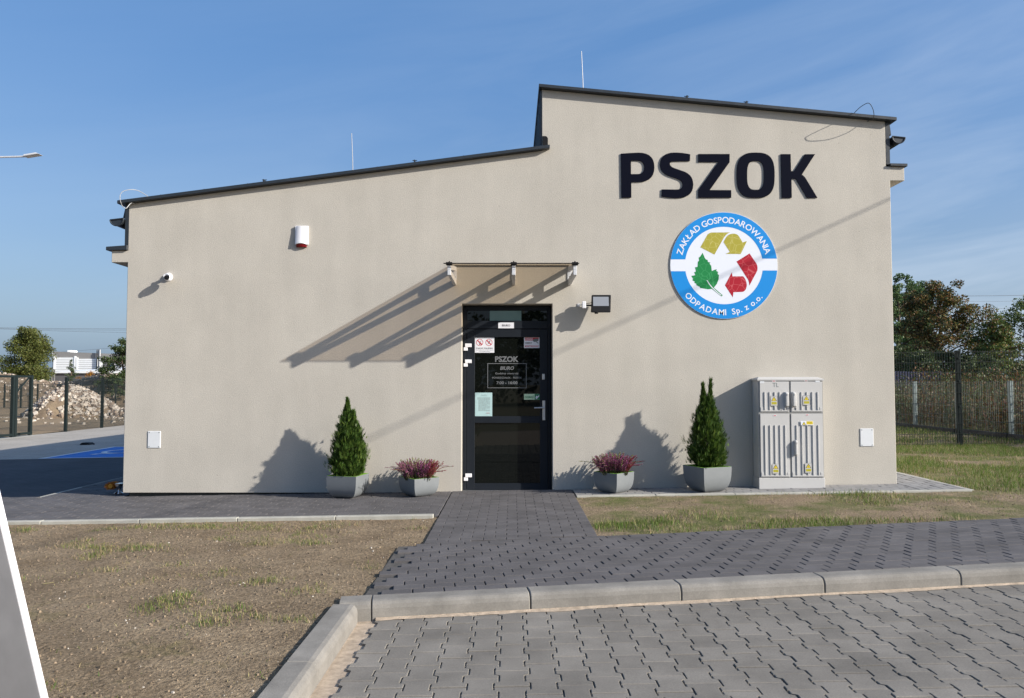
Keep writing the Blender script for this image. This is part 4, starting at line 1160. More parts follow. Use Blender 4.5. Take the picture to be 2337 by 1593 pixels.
def sticker(px0, py0, px1, py1, y, par):
    b, S, text, area, done = print_plate("warning_label", px0, py0, px1, py1, y, [M['cabinet'], M['warn'], M['ink'], M['warn2']], par)
    a0, a1 = S(0, 0), S(1, 1); w = a1[0] - a0[0]
    area([(0, 0), (1, 0), (1, .012), (0, .012)], 2); area([(0, .988), (1, .988), (1, 1), (0, 1)], 2); area([(0, 0), (.02, 0), (.02, 1), (0, 1)], 2); area([(.98, 0), (1, 0), (1, 1), (.98, 1)], 2)
    area([(.5, .05), (.90, .50), (.10, .50)], 2, .0005); area([(.5, .13), (.79, .465), (.21, .465)], 1, .0009)
    area([(.54, .2), (.44, .34), (.50, .34), (.46, .45), (.57, .30), (.51, .30)], 2, .0013)
    area([(.14, .60), (.88, .60), (.88, .86), (.14, .86)], 3)
    text("NIE DOTYKAĆ", .20, .63, .82, .70, 2, 0); text("URZĄDZENIE ELEKTRYCZNE", .18, .76, .84, .81, 2, 0)
    done()
for ci, (xa, xb) in enumerate(((fx0 + .018, xm - .012), (xm + .012, fx1 - .012))):
    for ri, (za, zb2) in enumerate(((zmid + .012, zhi), (zlo, zmid - .012))):
        b = MB(); yd = CY + 0.004
        b.box(xa, xb, yd, CY + 0.0115, za, zb2)
        w = xb - xa
        # raised corners at the foot of the door and a lip under the ribs
        b.box(xa + .006, xb - .006, yd - .0035, yd - .0005, za + .006, za + .024)
        b.box(xa + .006, xa + .034, yd - .004, yd - .0006, za + .0245, za + .058); b.box(xb - .034, xb - .006, yd - .004, yd - .0006, za + .0245, za + .058)
        zt = za + (zb2 - za) * (0.655 if ri == 0 else 0.82)
        dr = b.build("cabinet_door", M['cabinet'], cab, bevel=0.0018)
        for k in range(5):
            xr = xa + w * (0.16 + 0.173 * k) if ci == 0 else xa + w * (0.165 + 0.172 * k)
            b = MB(); b.prism_z([(xr - .009, yd - .0003), (xr - .0055, yd - .010), (xr + .0055, yd - .010), (xr + .009, yd - .0003)], za + 0.025, zt)
            b.build("rib", M['cabinet'], dr, bevel=0.001)
        ms = xa + w * .505
        if ri == 0:
            p0 = P(*cropc((414, 805)[ci], (338, 330)[ci]), yd - .012); p1 = P(*cropc((500, 890)[ci], (455, 445)[ci]), yd - .012)
        else:
            p0 = P(*cropc((436, 830)[ci], (1155, 1146)[ci]), yd - .012); p1 = P(*cropc((520, 914)[ci], (1272, 1262)[ci]), yd - .012)
        a_, b_ = (1680 + (414, 805)[ci] / 5.28, 0), 0
        uv = ((414, 338, 500, 455), (805, 330, 890, 445)) if ri == 0 else ((436, 1155, 520, 1272), (830, 1146, 914, 1262))
        u4 = uv[ci]; sticker(1680 + u4[0] / 5.28, 840 + u4[1] / 5.28, 1680 + u4[2] / 5.28, 840 + u4[3] / 5.28, yd - .0125, dr)
        # maker's mark: small red and white tab
        uvm = ((432, 150, 474, 163), (822, 145, 862, 158)) if ri == 0 else ((446, 565, 486, 578), (836, 558, 876, 571))
        u4 = uvm[ci]; b = MB(); x0, x1, z0, z1 = rect(1680 + u4[0] / 5.28, 840 + u4[1] / 5.28, 1680 + u4[2] / 5.28, 840 + u4[3] / 5.28, yd)
        b.box(x0, x1, yd - .002, yd - .0004, z0, z1, 0); b.poly([(x0 + .006, yd - .0026, z0 + .003), (x1 - .006, yd - .0026, z0 + .003), (x1 - .006, yd - .0026, z1 - .003), (x0 + .006, yd - .0026, z1 - .003)], 1)
        b.build("red_tab", [M['white'], M['inkred']], dr)
        if ri == 0:
            u4 = ((286, 158, 338, 184), (955, 140, 1008, 172))[ci]; x0, x1, z0, z1 = rect(1680 + u4[0] / 5.28, 840 + u4[1] / 5.28, 1680 + u4[2] / 5.28, 840 + u4[3] / 5.28, yd)
            b = MB(); b.box(x0, x1, yd - .0015, yd - .0004, z0, z1); b.build("paper_tag", M['plate'], dr)
        if ri == 0 and ci == 0:
            b = MB(); x0, x1, z0, z1 = rect(1680 + 440 / 5.28, 840 + 178 / 5.28, 1680 + 512 / 5.28, 840 + 228 / 5.28, yd); put_text(b, "TL", x0, x1, z0, z1, yd - .0012, 0, -0.004); b.build("marking", M['inkgrey'], dr)
        if ri == 1 and ci == 1:
            b, S, text, area, done = print_plate("danger_label", 1680 + 780 / 5.28, 840 + 638 / 5.28, 1680 + 930 / 5.28, 840 + 688 / 5.28, yd - .0125, [M['signwhite'], M['warn'], M['ink']], dr)
            area([(.25, .14), (.41, .92), (.09, .92)], 2, .0005); area([(.25, .30), (.37, .86), (.13, .86)], 1, .001); area([(.26, .42), (.22, .62), (.25, .62), (.24, .80), (.285, .56), (.255, .56)], 2, .0014)
            area([(.45, .06), (.97, .06), (.97, .84), (.45, .84)], 1); text("UWAGA", .52, .18, .90, .38, 2, .0); text("POD NAPIĘCIEM", .49, .52, .94, .68, 2, 0); done()
        hu = {(0, 0): (590, 290, 636, 465), (1, 0): (678, 288, 722, 465), (1, 1): (706, 872, 742, 1050)}.get((ci, ri))
        if hu:
            x0, x1, z0, z1 = rect(1680 + hu[0] / 5.28, 840 + hu[1] / 5.28, 1680 + hu[2] / 5.28, 840 + hu[3] / 5.28, yd - .03); x0 += .004
            b = MB(); h = z1 - z0
            sec = [(x0, yd - .0006), (x0, yd - .034), (x0 + .008, yd - .046), (x1 - .008, yd - .046), (x1, yd - .034), (x1, yd - .0006)]
            n_ = len(sec); vs = []
            for zz, sc in ((z0, .6), (z0 + .05 * h, .95), (z0 + .30 * h, 1.0), (z0 + .85 * h, .95), (z0 + .96 * h, .8), (z1, .45)):
                vs += [((x - (x0 + x1) / 2) * (.55 + .45 * sc) + (x0 + x1) / 2, yd - .0006 + (y - yd + .0006) * sc, zz) for x, y in sec]
            fs = [(i * n_ + j, i * n_ + j + 1, (i + 1) * n_ + j + 1, (i + 1) * n_ + j) for i in range(5) for j in range(n_ - 1)] + [tuple(range(n_ - 1, -1, -1)), tuple(range(5 * n_, 6 * n_))]
            b.add(vs, fs); b.lathe([(.011, .046), (.011, .052), (.006, .053)], ((x0 + x1) / 2, yd, z0 + .84 * h), 'y', 12)
            b.tube([((x0 + x1) / 2 + .006, yd - .03, z0 + .01), ((x0 + x1) / 2 + .008, yd - .035, z0 - .008), ((x0 + x1) / 2 - .004, yd - .033, z0 - .01)], .004, 6)
            b.build("door_handle", M['cabinet'], dr, bevel=0.001)
b = MB()
b.box(fx0 + .002, fx1 - .002, CY + 0.0118, CY + 0.0121, zlo - .004, zhi + .006); b.build("door_gap", M['cabseam'], cab)

# ------------------------------------------------------------------ planters, thujas and heather
M['thuja'] = leaf_mat("thuja_green", (0.042, 0.082, 0.012), var=0.45, trans=0.25, hue=0.025)
M['thuja_tip'] = leaf_mat("thuja_tip", (0.095, 0.150, 0.024), var=0.35, trans=0.3, hue=0.02)
M['bark'] = mat("bark", (0.09, 0.065, 0.045), rough=0.95, var=0.3, vscale=12, bump=0.5, bscale=40)
M['stem'] = mat("heather_stem", (0.10, 0.085, 0.035), rough=0.9)
M['h_purple'] = leaf_mat("heather_purple", (0.30, 0.075, 0.19), var=0.4, trans=0.25)
M['h_red'] = leaf_mat("heather_red", (0.28, 0.022, 0.055), var=0.4, trans=0.25)
M['h_green'] = leaf_mat("heather_green", (0.26, 0.28, 0.085), var=0.35, trans=0.3)
M['h_leaf'] = leaf_mat("heather_leaf", (0.06, 0.085, 0.02), var=0.4, trans=0.25)

def planter(loc, half, h, rz, label):
    t = thing("planter", loc, label, "planter", "grey planters along the wall", rz)
    prof = [(0.50, 0.0), (0.60, 0.035), (0.70, 0.09), (0.80, 0.17), (0.88, 0.28), (0.94, 0.42), (0.975, 0.60), (0.99, 0.80), (1.0, 1.0)]
    b = MB(); vs = []; nn = 5
    side = lambda r: [(-r + 2 * r * i / nn, -r) for i in range(nn)] + [(r, -r + 2 * r * i / nn) for i in range(nn)] + [(r - 2 * r * i / nn, r) for i in range(nn)] + [(-r, r - 2 * r * i / nn) for i in range(nn)]
    for r, z in prof: vs += [(x, y, z * h) for x, y in side(r * half)]
    k = len(side(1)); m_ = len(prof)
    fs = [(i * k + j, i * k + (j + 1) % k, (i + 1) * k + (j + 1) % k, (i + 1) * k + j) for i in range(m_ - 1) for j in range(k)] + [tuple(range(k - 1, -1, -1))]
    b.add(vs, fs); b.build("bowl", M['pot'], t, local=True, smooth=True)
    b = MB(); a, c = side(half), side(half - 0.011)
    vs = [(x, y, h) for x, y in a] + [(x, y, h + 0.002) for x, y in c] + [(x * .985, y * .985, h - 0.07) for x, y in c]
    vs[:k] = [(x * .994, y * .994, h + 0.0015) for x, y in a]
    b.add(vs, [(j, (j + 1) % k, (j + 1) % k + k, j + k) for j in range(k)] + [(j + k, (j + 1) % k + k, (j + 1) % k + 2 * k, j + 2 * k) for j in range(k)])
    b.build("lime_liner", M['lime'], t, local=True)
    b = MB(); c = side((half - 0.011) * .985); b.add([(x, y, h - 0.035) for x, y in c] + [(0, 0, h - 0.015)], [(j, (j + 1) % k, k) for j in range(k)]); b.build("soil", M['potsoil'], t, local=True)
    return t

def quads(pos, u, v, hu, hv):
    """rhombus leaves: arrays of centres, unit axes and half sizes"""
    a = pos + u * hu[:, None]; b_ = pos + v * hv[:, None]; c = pos - u * hu[:, None]; d = pos - v * hv[:, None]
    V = np.stack([a, b_, c, d], 1).reshape(-1, 3)
    Fc = np.arange(len(V)).reshape(-1, 4)
    return V, Fc
def unit(a): return a / np.maximum(1e-9, np.linalg.norm(a, axis=1, keepdims=True))

def thuja(loc, prof, n, label, seed, tops):
    r_ = np.random.default_rng(seed)
    t = thing("thuja", loc, label, "shrub", "young thujas in planters")
    H = prof[-1][1]
    b = MB()
    for (dx, dy, hh) in tops: b.tube([(0, 0, 0), (dx * .4, dy * .4, hh * .5), (dx, dy, hh * .97)], 0.012, 6, r1=0.002)
    b.build("trunk", M['bark'], t, local=True)
    rz = np.array(prof)
    # upright flat sprays, denser outside, each a fan of little scales
    hh = H * r_.random(n) ** 1.15
    rad = np.interp(hh, rz[:, 1], rz[:, 0])
    ang = r_.random(n) * 2 * np.pi
    bulge = 1 + 0.13 * np.sin(ang * 3 + hh * 9 + seed) * np.sin(hh * 14 + ang) + 0.12 * np.sin(ang * 7 - hh * 23)
    q = 0.45 + 0.55 * r_.random(n) ** 0.4
    rr = rad * bulge * q * np.where(r_.random(n) < .07, 1.0 + .42 * r_.random(n), 1.0)
    clump = fbm(ang * 1.9 + 7, hh * 11, seed, 3); q = np.where(clump < .36, q * .72, q); rr = np.where(clump < .36, rr * .76, rr)
    k = np.array(tops); pick = r_.integers(0, len(k), n)
    lean = np.clip(hh / H, 0, 1) ** 1.3
    cx = k[pick, 0] * lean; cy = k[pick, 1] * lean
    top_h = k[pick, 2]
    hh = np.where(hh > top_h * .98, top_h * .98 * r_.random(n), hh)
    rr = rr * np.minimum(1, (np.maximum(0, top_h - hh) / (.32 * H)) ** .8 + .02)
    base = np.stack([cx + rr * np.cos(ang), cy + rr * np.sin(ang), hh], 1)
    outd = np.stack([np.cos(ang), np.sin(ang), np.zeros(n)], 1)
    up = unit(np.stack([np.zeros(n), np.zeros(n), np.ones(n)], 1) * 1.0 + outd * (0.15 + 0.55 * r_.random(n))[:, None] * (1 - 0.6 * lean)[:, None] + r_.normal(0, .18, (n, 3)))
    nrm = unit(np.cross(up, r_.normal(0, 1, (n, 3))))
    side_ = np.cross(nrm, up)
    ln = (0.026 + 0.034 * r_.random(n) + .03 * (r_.random(n) < .08)) * (1 - 0.30 * lean)
    P_, U_, V_, A_, B_, Mi = [], [], [], [], [], []
    tipm = r_.random(n) < (0.05 + 0.40 * (q > 0.95))
    for f in np.linspace(-1, 1, 7):
        a = f * 0.75
        d = unit(up * math.cos(a) + side_ * math.sin(a))
        start = base + up * (ln * (0.35 * (1 - abs(f))))[:, None]
        L = ln * (1.0 - 0.45 * abs(f)) * (0.8 + 0.4 * r_.random(n))
        P_.append(start + d * (L * .5)[:, None]); U_.append(d); V_.append(np.cross(nrm, d)); A_.append(L * .55); B_.append(0.0017 + 0.0012 * r_.random(n)); Mi.append(tipm.astype(int))
    V, Fc = quads(np.concatenate(P_), np.concatenate(U_), np.concatenate(V_), np.concatenate(A_), np.concatenate(B_))
    link("foliage", np_mesh("foliage", V, Fc, [M['thuja'], M['thuja_tip']], np.concatenate(Mi)), t)
    # leader shoots with short side twigs
    b = MB()
    for (dx, dy, hh_) in tops:
        for j in range(14):
            z = hh_ * (0.80 + 0.20 * j / 14); a = random.uniform(0, 6.28); l_ = 0.055 * (1 - j / 19) + .012
            p = Vector((dx * (z / H) ** 1.3, dy * (z / H) ** 1.3, z)); d = Vector((math.cos(a) * .6, math.sin(a) * .6, 1)).normalized()
            b.tube([p, p + d * l_], 0.0035, 4, r1=0.001)
    b.build("leader", M['thuja_tip'], t, local=True, kind='stuff')
    return t

def heather(loc, half, n, label, seed, split):
    r_ = random.Random(seed)
    t = thing("heather", loc, label, "flower", "heathers in low planters")
    stem = MB(); V = {0: [], 1: [], 2: [], 3: []}
    for i in range(n):
        x = r_.uniform(-1, 1) * half * .8; y = r_.uniform(-1, 1) * half * .8
        a = math.atan2(y, x) + r_.uniform(-.6, .6); out_ = math.hypot(x, y) / half
        L = r_.uniform(.14, .245) * (1.1 - .30 * out_); fl = .15 + 0.75 * out_ * r_.uniform(.5, 1.2)
        if i % 23 == 0: fl = 1.5; L *= 1.15
        p0 = Vector((x, y, 0)); p1 = p0 + Vector((math.cos(a) * fl * L * .35, math.sin(a) * fl * L * .35, L * .55)); p2 = p1 + Vector((math.cos(a) * fl * L * .55, math.sin(a) * fl * L * .55, L * (.5 if fl < 1.2 else .12)))
        kind = 0
        sx = x / half
        if sx > split[1]: kind = 1
        elif y > half * .1 and r_.random() < .62: kind = 2
        elif r_.random() < .06: kind = 2
        pts = spline([p0, p1, p2], 4); stem.tube(pts, .0022, 3, caps=False)
        for k in range(46):
            f = r_.random() ** .7; j = f * (len(pts) - 1); q = pts[int(j)].lerp(pts[min(len(pts) - 1, int(j) + 1)], j % 1)
            w = .0075 * (1 - .55 * f)
            aa = r_.uniform(0, 6.28); d = Vector((math.cos(aa), math.sin(aa), r_.uniform(.2, 1.3))).normalized()
            V[kind if f > .28 else 3].append((q + d * w, d, r_.uniform(.005, .0095), r_.uniform(.003, .0052)))
    stem.build("stems", M['stem'], t, local=True, kind='stuff')
    for k, nm, mt in ((0, "purple_bloom", 'h_purple'), (1, "red_bloom", 'h_red'), (2, "green_shoots", 'h_green'), (3, "foliage", 'h_leaf')):
        if not V[k]: continue
        p = np.array([v[0] for v in V[k]]); u_ = np.array([v[1] for v in V[k]]); rn = np.random.default_rng(seed + k)
        w_ = unit(np.cross(u_, rn.normal(0, 1, u_.shape)))
        vv, ff = quads(p, u_, w_, np.array([v[2] for v in V[k]]), np.array([v[3] for v in V[k]]))
        link(nm, np_mesh(nm, vv, ff, M[mt]), t, kind='stuff')
    return t
def stand(px, d_from_wall): return P(px, 1100, -d_from_wall).x
# left thuja
x = stand(794, 0.36); y = -0.36; z = g(x) + 0.016
planter((x, y, z), 0.192, 0.270, math.radians(-13), "grey planter holding the thuja left of the door")
TH1 = [(0.10, 0.0), (0.185, 0.05), (0.205, 0.14), (0.190, 0.28), (0.155, 0.45), (0.110, 0.62), (0.070, 0.77), (0.040, 0.86), (0.012, 0.955)]
thuja((x + .0, y, z + 0.24), TH1, 7500, "conical green thuja left of the door with a single pale top", 3, [(-0.015, 0, 0.955), (-0.025, 0.02, 0.90), (0.075, -.02, 0.80), (0.02, 0.03, 0.70)])
# left heather
x = stand(956, 0.34); y = -0.34; z = g(x) + 0.016
planter((x, y, z), 0.178, 0.225, math.radians(40), "small dark grey planter of purple heather just left of the door")
heather((x, y, z + 0.195), 0.185, 420, "purple and red heather spilling from the planter just left of the door", 5, (-.2, .45))
# right heather
x = stand(1401, 0.33); y = -0.33; z = g(x) + 0.016
planter((x, y, z), 0.176, 0.250, math.radians(46), "small grey planter of purple heather right of the door")
heather((x, y, z + 0.220), 0.178, 420, "purple heather with pale green shoots in the planter right of the door", 8, (-.2, .62))
# right thuja
x = stand(1614, 0.37); y = -0.37; z = g(x) + 0.019
planter((x, y, z), 0.205, 0.305, math.radians(24), "larger grey planter holding the thuja beside the electric cabinet")
TH2 = [(0.09, 0.0), (0.185, 0.05), (0.205, 0.15), (0.185, 0.32), (0.150, 0.50), (0.105, 0.66), (0.058, 0.78), (0.024, 0.90), (0.006, 1.08)]
thuja((x, y, z + 0.275), TH2, 7500, "slim green thuja with two tops beside the electric cabinet", 9, [(-0.045, 0, 1.03), (0.060, 0.0, 1.08), (-0.045, 0.0, 0.98), (0.05, -.02, 0.86)])

# ------------------------------------------------------------------ little things on the left corner
bx = thing("boot_brush", (P(268, 1120, 0.25).x, 0.25, g(-5.2)), "orange bristle brush on a small chrome stand at the left building corner", "brush")
pb = P(257, 1108, 0.25)
b = MB(); rn = random.Random(2); ctr = Vector((pb.x, pb.y, pb.z))
b.lathe([(0.030, -0.06), (0.035, 0.0), (0.030, 0.06)], (ctr.x, ctr.y, ctr.z), 'y', 12)
for i in range(3000):
    a = rn.uniform(0, 6.283); yy = rn.uniform(-.085, .085); rr = .046 + .012 * rn.random()
    d = Vector((math.cos(a) * 1.45, yy * 3.0, math.sin(a))); d.normalize()
    p = ctr + Vector((math.cos(a) * .03, yy * .6, math.sin(a) * .022)); q = ctr + Vector((math.cos(a) * rr * 1.45, yy, math.sin(a) * rr))
    s_ = d.cross(Vector((rn.random(), rn.random(), rn.random()))).normalized() * .0022
    b.add([p - s_, p + s_, q], [(0, 1, 2)])
b.build("bristles", leaf_mat("orange_bristle", (0.52, 0.20, 0.035), var=.35, trans=.2), bx, kind='stuff')
b = MB(); b.tube([ctr + Vector((.06, .02, .005)), ctr + Vector((.16, .10, .01)), ctr + Vector((.26, .16, .02))], .022, 10); b.build("handle", M['bark'], bx, smooth=True)
ps = P(269, 1133, 0.2); zz = g(ps.x) + .017
b = MB(); b.lathe([(.055, 0), (.058, .012), (.03, .028), (.016, .04), (.014, .05), (.03, .075), (.05, .12), (.055, .14)], (ps.x, .22, zz), 'z', 20); b.build("stand", mat("chrome", (.6, .6, .62), rough=.12, metal=1.0), bx, smooth=True)
pl = P(199, 1014, 11.1); zl_ = g(pl.x) - .09
b = MB(); b.prism_y([(pl.x - .15, zl_), (pl.x + .15, zl_), (pl.x + .09, zl_ + .055), (pl.x - .09, zl_ + .06)], 10.98, 11.22); b.lathe([(.022, 0), (.022, .03), (.012, .036)], (pl.x + .19, 11.08, zl_), 'z', 10)
props(b.build("rubber_block", M['black'], bevel=.01), "flat black rubber block lying on the sunlit grey yard", "rubber block")

M['boardgrey'] = mat("board_face", (0.085, 0.085, 0.09), rough=.6, var=.12, vscale=5)
# A-board standing on the sand at the left
ab = thing("a_board", (-2.225, -6.85, g(-2.2)), "white framed folding board standing on the sand at the left", "board")
for sgn in (1, -1):
    ang = math.atan(.265) * sgn
    Mx = Matrix.Translation((-2.225, -6.87, g(-2.2) + 1.0)) @ Matrix.Rotation(-ang, 4, 'Y')
    b = MB(); t_ = .013
    for q in ((-.34, -.30, -1.03, 0), (.30, .34, -1.03, 0)): b.box(-t_, t_, q[0], q[1], q[2], q[3], 0, Mx)
    for q in ((-.3, .3, -.04, 0), (-.3, .3, -1.0, -.96)): b.box(-t_ + .001, t_ - .001, q[0], q[1], q[2], q[3], 0, Mx)
    fr = b.build("frame", M['white'], ab, bevel=.003)
    b = MB(); b.box(-.005, .005, -.299, .299, -.959, -.041, 0, Mx); b.build("panel", M['boardgrey'], fr)

# street lamp over the yard
hp = PD(76, 354.5, 24); lp_x = hp.x - 2.2
sl_ = thing("street_lamp", (lp_x, hp.y, g(lp_x) - .09), "slim grey street lamp with a flat head above the yard", "street lamp")
b = MB(); b.tube([(lp_x, hp.y, g(lp_x) - .3), (lp_x, hp.y, hp.z - .25)], .085, 12, r1=.045); b.build("pole", M['galv'], sl_, smooth=True)
b = MB(); b.tube([(lp_x, hp.y, hp.z - .3), (lp_x + .05, hp.y, hp.z - .12), (lp_x + .5, hp.y, hp.z - .07), (hp.x - .2, hp.y, hp.z - .035)], .03, 8); b.build("arm", M['galv'], sl_, smooth=True)
b = MB(); b.add([(hp.x - .25, hp.y - .13, hp.z - .06), (hp.x + .24, hp.y - .13, hp.z + .02), (hp.x + .24, hp.y + .13, hp.z + .02), (hp.x - .25, hp.y + .13, hp.z - .06),
                 (hp.x - .24, hp.y - .11, hp.z + .005), (hp.x + .12, hp.y - .11, hp.z + .065), (hp.x + .12, hp.y + .11, hp.z + .065), (hp.x - .24, hp.y + .11, hp.z + .005)],
                [(3, 2, 1, 0), (4, 5, 6, 7), (0, 1, 5, 4), (1, 2, 6, 5), (2, 3, 7, 6), (3, 0, 4, 7)])
b.build("lamp_head", M['galv'], sl_, bevel=.01)

# ------------------------------------------------------------------ fences
def mesh_panel(L, h, z0, m, step=0.05, rods=(0.02, .22, .42, .62, .82, 1.02, 1.22, 1.42, 1.62, 1.80), w=0.0027):
    b = MB(); n = int(L / step)
    for i in range(n + 1):
        x = L * i / n; b.box(x - w, x + w, -w, w, z0, z0 + h + .03)
    for r in rods:
        if r > h: continue
        for dy in (-2.4 * w, 2.4 * w): b.box(0, L, dy - w * 1.1, dy + w * 1.1, z0 + r - w * 1.2, z0 + r + w * 1.2)
    return b.mesh("mesh_panel", m)
def fence(label, pts, h, mpost, mmesh, zf, pw=.032, pd=.03, name="wire_fence", drop=0.0, z0=0.04, step=.05, w=0.0027, rods=None):
    t = thing(name, (*pts[0], zf(pts[0][0])), label, "fence")
    o0 = ORIGIN[t.name]
    pm = MB(); pm.box(-pd, pd, -pw, pw, -.35, h + .05); pm.box(-pd - .003, pd + .003, -pw - .003, pw + .003, h + .05, h + .075)
    for z in (.25, .75, 1.25, 1.7):
        if z < h: pm.box(-.012, .012, -pw - .014, -pw, z, z + .035)
    pme = pm.mesh("post", mpost, bevel=.003)
    cache = {}
    for i, p in enumerate(pts):
        a = math.atan2(pts[min(i + 1, len(pts) - 1)][1] - pts[max(0, i - 1)][1], pts[min(i + 1, len(pts) - 1)][0] - pts[max(0, i - 1)][0])
        o = link("post", pme, t); o.location = Vector((p[0], p[1], zf(p[0]))) - o0; o.rotation_euler = (0, 0, a)
        if i + 1 < len(pts):
            q = pts[i + 1]; L = round(math.hypot(q[0] - p[0], q[1] - p[1]), 3)
            if L not in cache: cache[L] = mesh_panel(L, h, z0, mmesh, step=step, w=w, **({'rods': rods} if rods else {}))
            aa = math.atan2(q[1] - p[1], q[0] - p[0]); off = Vector((math.sin(aa), -math.cos(aa), 0)) * (pw + .008)
            o = link("mesh_panel", cache[L], t, kind='stuff'); o.location = Vector((p[0], p[1], zf(p[0]))) - o0 + off
            o.rotation_euler = (0, -math.atan2(zf(q[0]) - zf(p[0]), L), aa)
    return t
RD = (0.0, .2, .4, .6, .8, 1.0, 1.2, 1.4, 1.6, 1.8, 1.83)
yz_ = lambda x: g(x) - 0.09
fence("dark green mesh fence running back along the far side of the paved yard", [(-15.85, 17.9), (-15.85, 20.35), (-15.85, 22.8), (-15.85, 25.2), (-15.85, 27.6), (-15.85, 30.0), (-15.85, 32.4)], 1.86, M['postgreen'], M['meshgreen'], yz_, pw=.045, pd=.045, rods=RD, w=.0028)
# gate at the near end of that fence
gt = thing("mesh_gate", (-15.85, 15.6, yz_(-15.85)), "dark green framed mesh gate at the left end of the yard fence", "gate")
b = MB()
for y in (15.05, 15.85): b.box(-15.90, -15.80, y - .05, y + .05, yz_(-15.85) + .02, yz_(-15.85) + 1.98)
for z in (.05, 1.90): b.box(-15.89, -15.81, 15.10, 15.80, yz_(-15.85) + z, yz_(-15.85) + z + .07)
b.build("gate_frame", M['postgreen'], gt, bevel=.004)
b = MB(); b.tube([(-15.85, 15.72, yz_(-15.85) + 1.9), (-15.85, 15.12, yz_(-15.85) + 1.45)], .03, 6); b.build("brace", M['postgreen'], gt)
o = link("mesh_panel", mesh_panel(.68, 1.8, .12, M['meshgreen'], rods=RD, w=.0035), gt, kind='stuff'); o.location = Vector((-15.85, 15.12, 0)) - Vector((-15.85, 15.6, 0)); o.rotation_euler = (0, 0, math.pi / 2)
b = MB(); b.box(-15.80, -15.74, 15.72, 15.82, yz_(-15.85) + .85, yz_(-15.85) + .88); b.build("gate_bolt", M['postgreen'], gt)
b = MB(); b.box(-15.80, -15.74, 15.18, 15.26, yz_(-15.85) + .1, yz_(-15.85) + .13); b.build("gate_bolt", M['postgreen'], gt)
b = MB(); b.box(-16.1, -15.6, 14.0, 16.1, yz_(-15.85) - .1, yz_(-15.85) + .006); props(b.build("gate_sill", M['edging'], bevel=.004), kind='structure')
o = thing("mesh_gate", (-15.85, 13.0, yz_(-15.85)), "dark green gate leaf beyond the left picture edge of the yard", "gate")
b = MB()
for y in (12.3, 14.92): b.box(-15.90, -15.80, y - .05, y + .05, yz_(-15.85) + .02, yz_(-15.85) + 1.98)
for z in (.05, 1.90): b.box(-15.89, -15.81, 12.35, 14.87, yz_(-15.85) + z, yz_(-15.85) + z + .07)
b.build("gate_frame", M['postgreen'], o, bevel=.004)
pn = link("mesh_panel", mesh_panel(2.5, 1.8, .12, M['meshgreen'], rods=RD, w=.0035), o, kind='stuff'); pn.location = (0, -.63, 0); pn.rotation_euler = (0, 0, math.pi / 2)
# far mesh fence behind the rubble
fz = lambda x: -0.33
fpts = []
for px in (10, 48, 85.8, 137.6, 160, 183, 225, 264, 300, 340, 380):
    p = PD(px, 900, 56 + (px - 86) * .01); fpts.append((p.x, p.y))
fence("second dark mesh fence far behind the rubble heap", fpts, 1.62, M['postgreen'], M['meshgreen'], fz, pw=.05, pd=.05, w=.006, step=.1, rods=(0, .4, .8, 1.2, 1.6))
# right: tall dark fence across, low pale fence running back
fence("tall dark green mesh fence across the lawn right of the building", [(3.80 + 2.5 * i, 5.5) for i in range(-0, 11)], 1.80, M['postgreen'], M['meshgreen'], g, pw=.03, pd=.045, rods=RD)
fence("low pale grey mesh fence with light posts behind the tall dark fence", [(10.75, 2.96 + 2.0 * i) for i in range(0, 16)], 1.17, M['postgrey'], M['meshgrey'], g, pw=.035, pd=.05, step=.07, w=.0015, rods=(.02, .3, .6, .9, 1.12))
b = MB()
for i in range(15): b.box(10.66, 10.72, 3.0 + 2.0 * i, 4.96 + 2.0 * i, g(10.7) - .2, g(10.7) + .11 + random.uniform(-.01, .01))
props(b.build("base_board", mat("dark_board", (.035, .032, .03), rough=.8, var=.3, vscale=4), bevel=.01), "dark boards lying along the foot of the pale fence", "board")

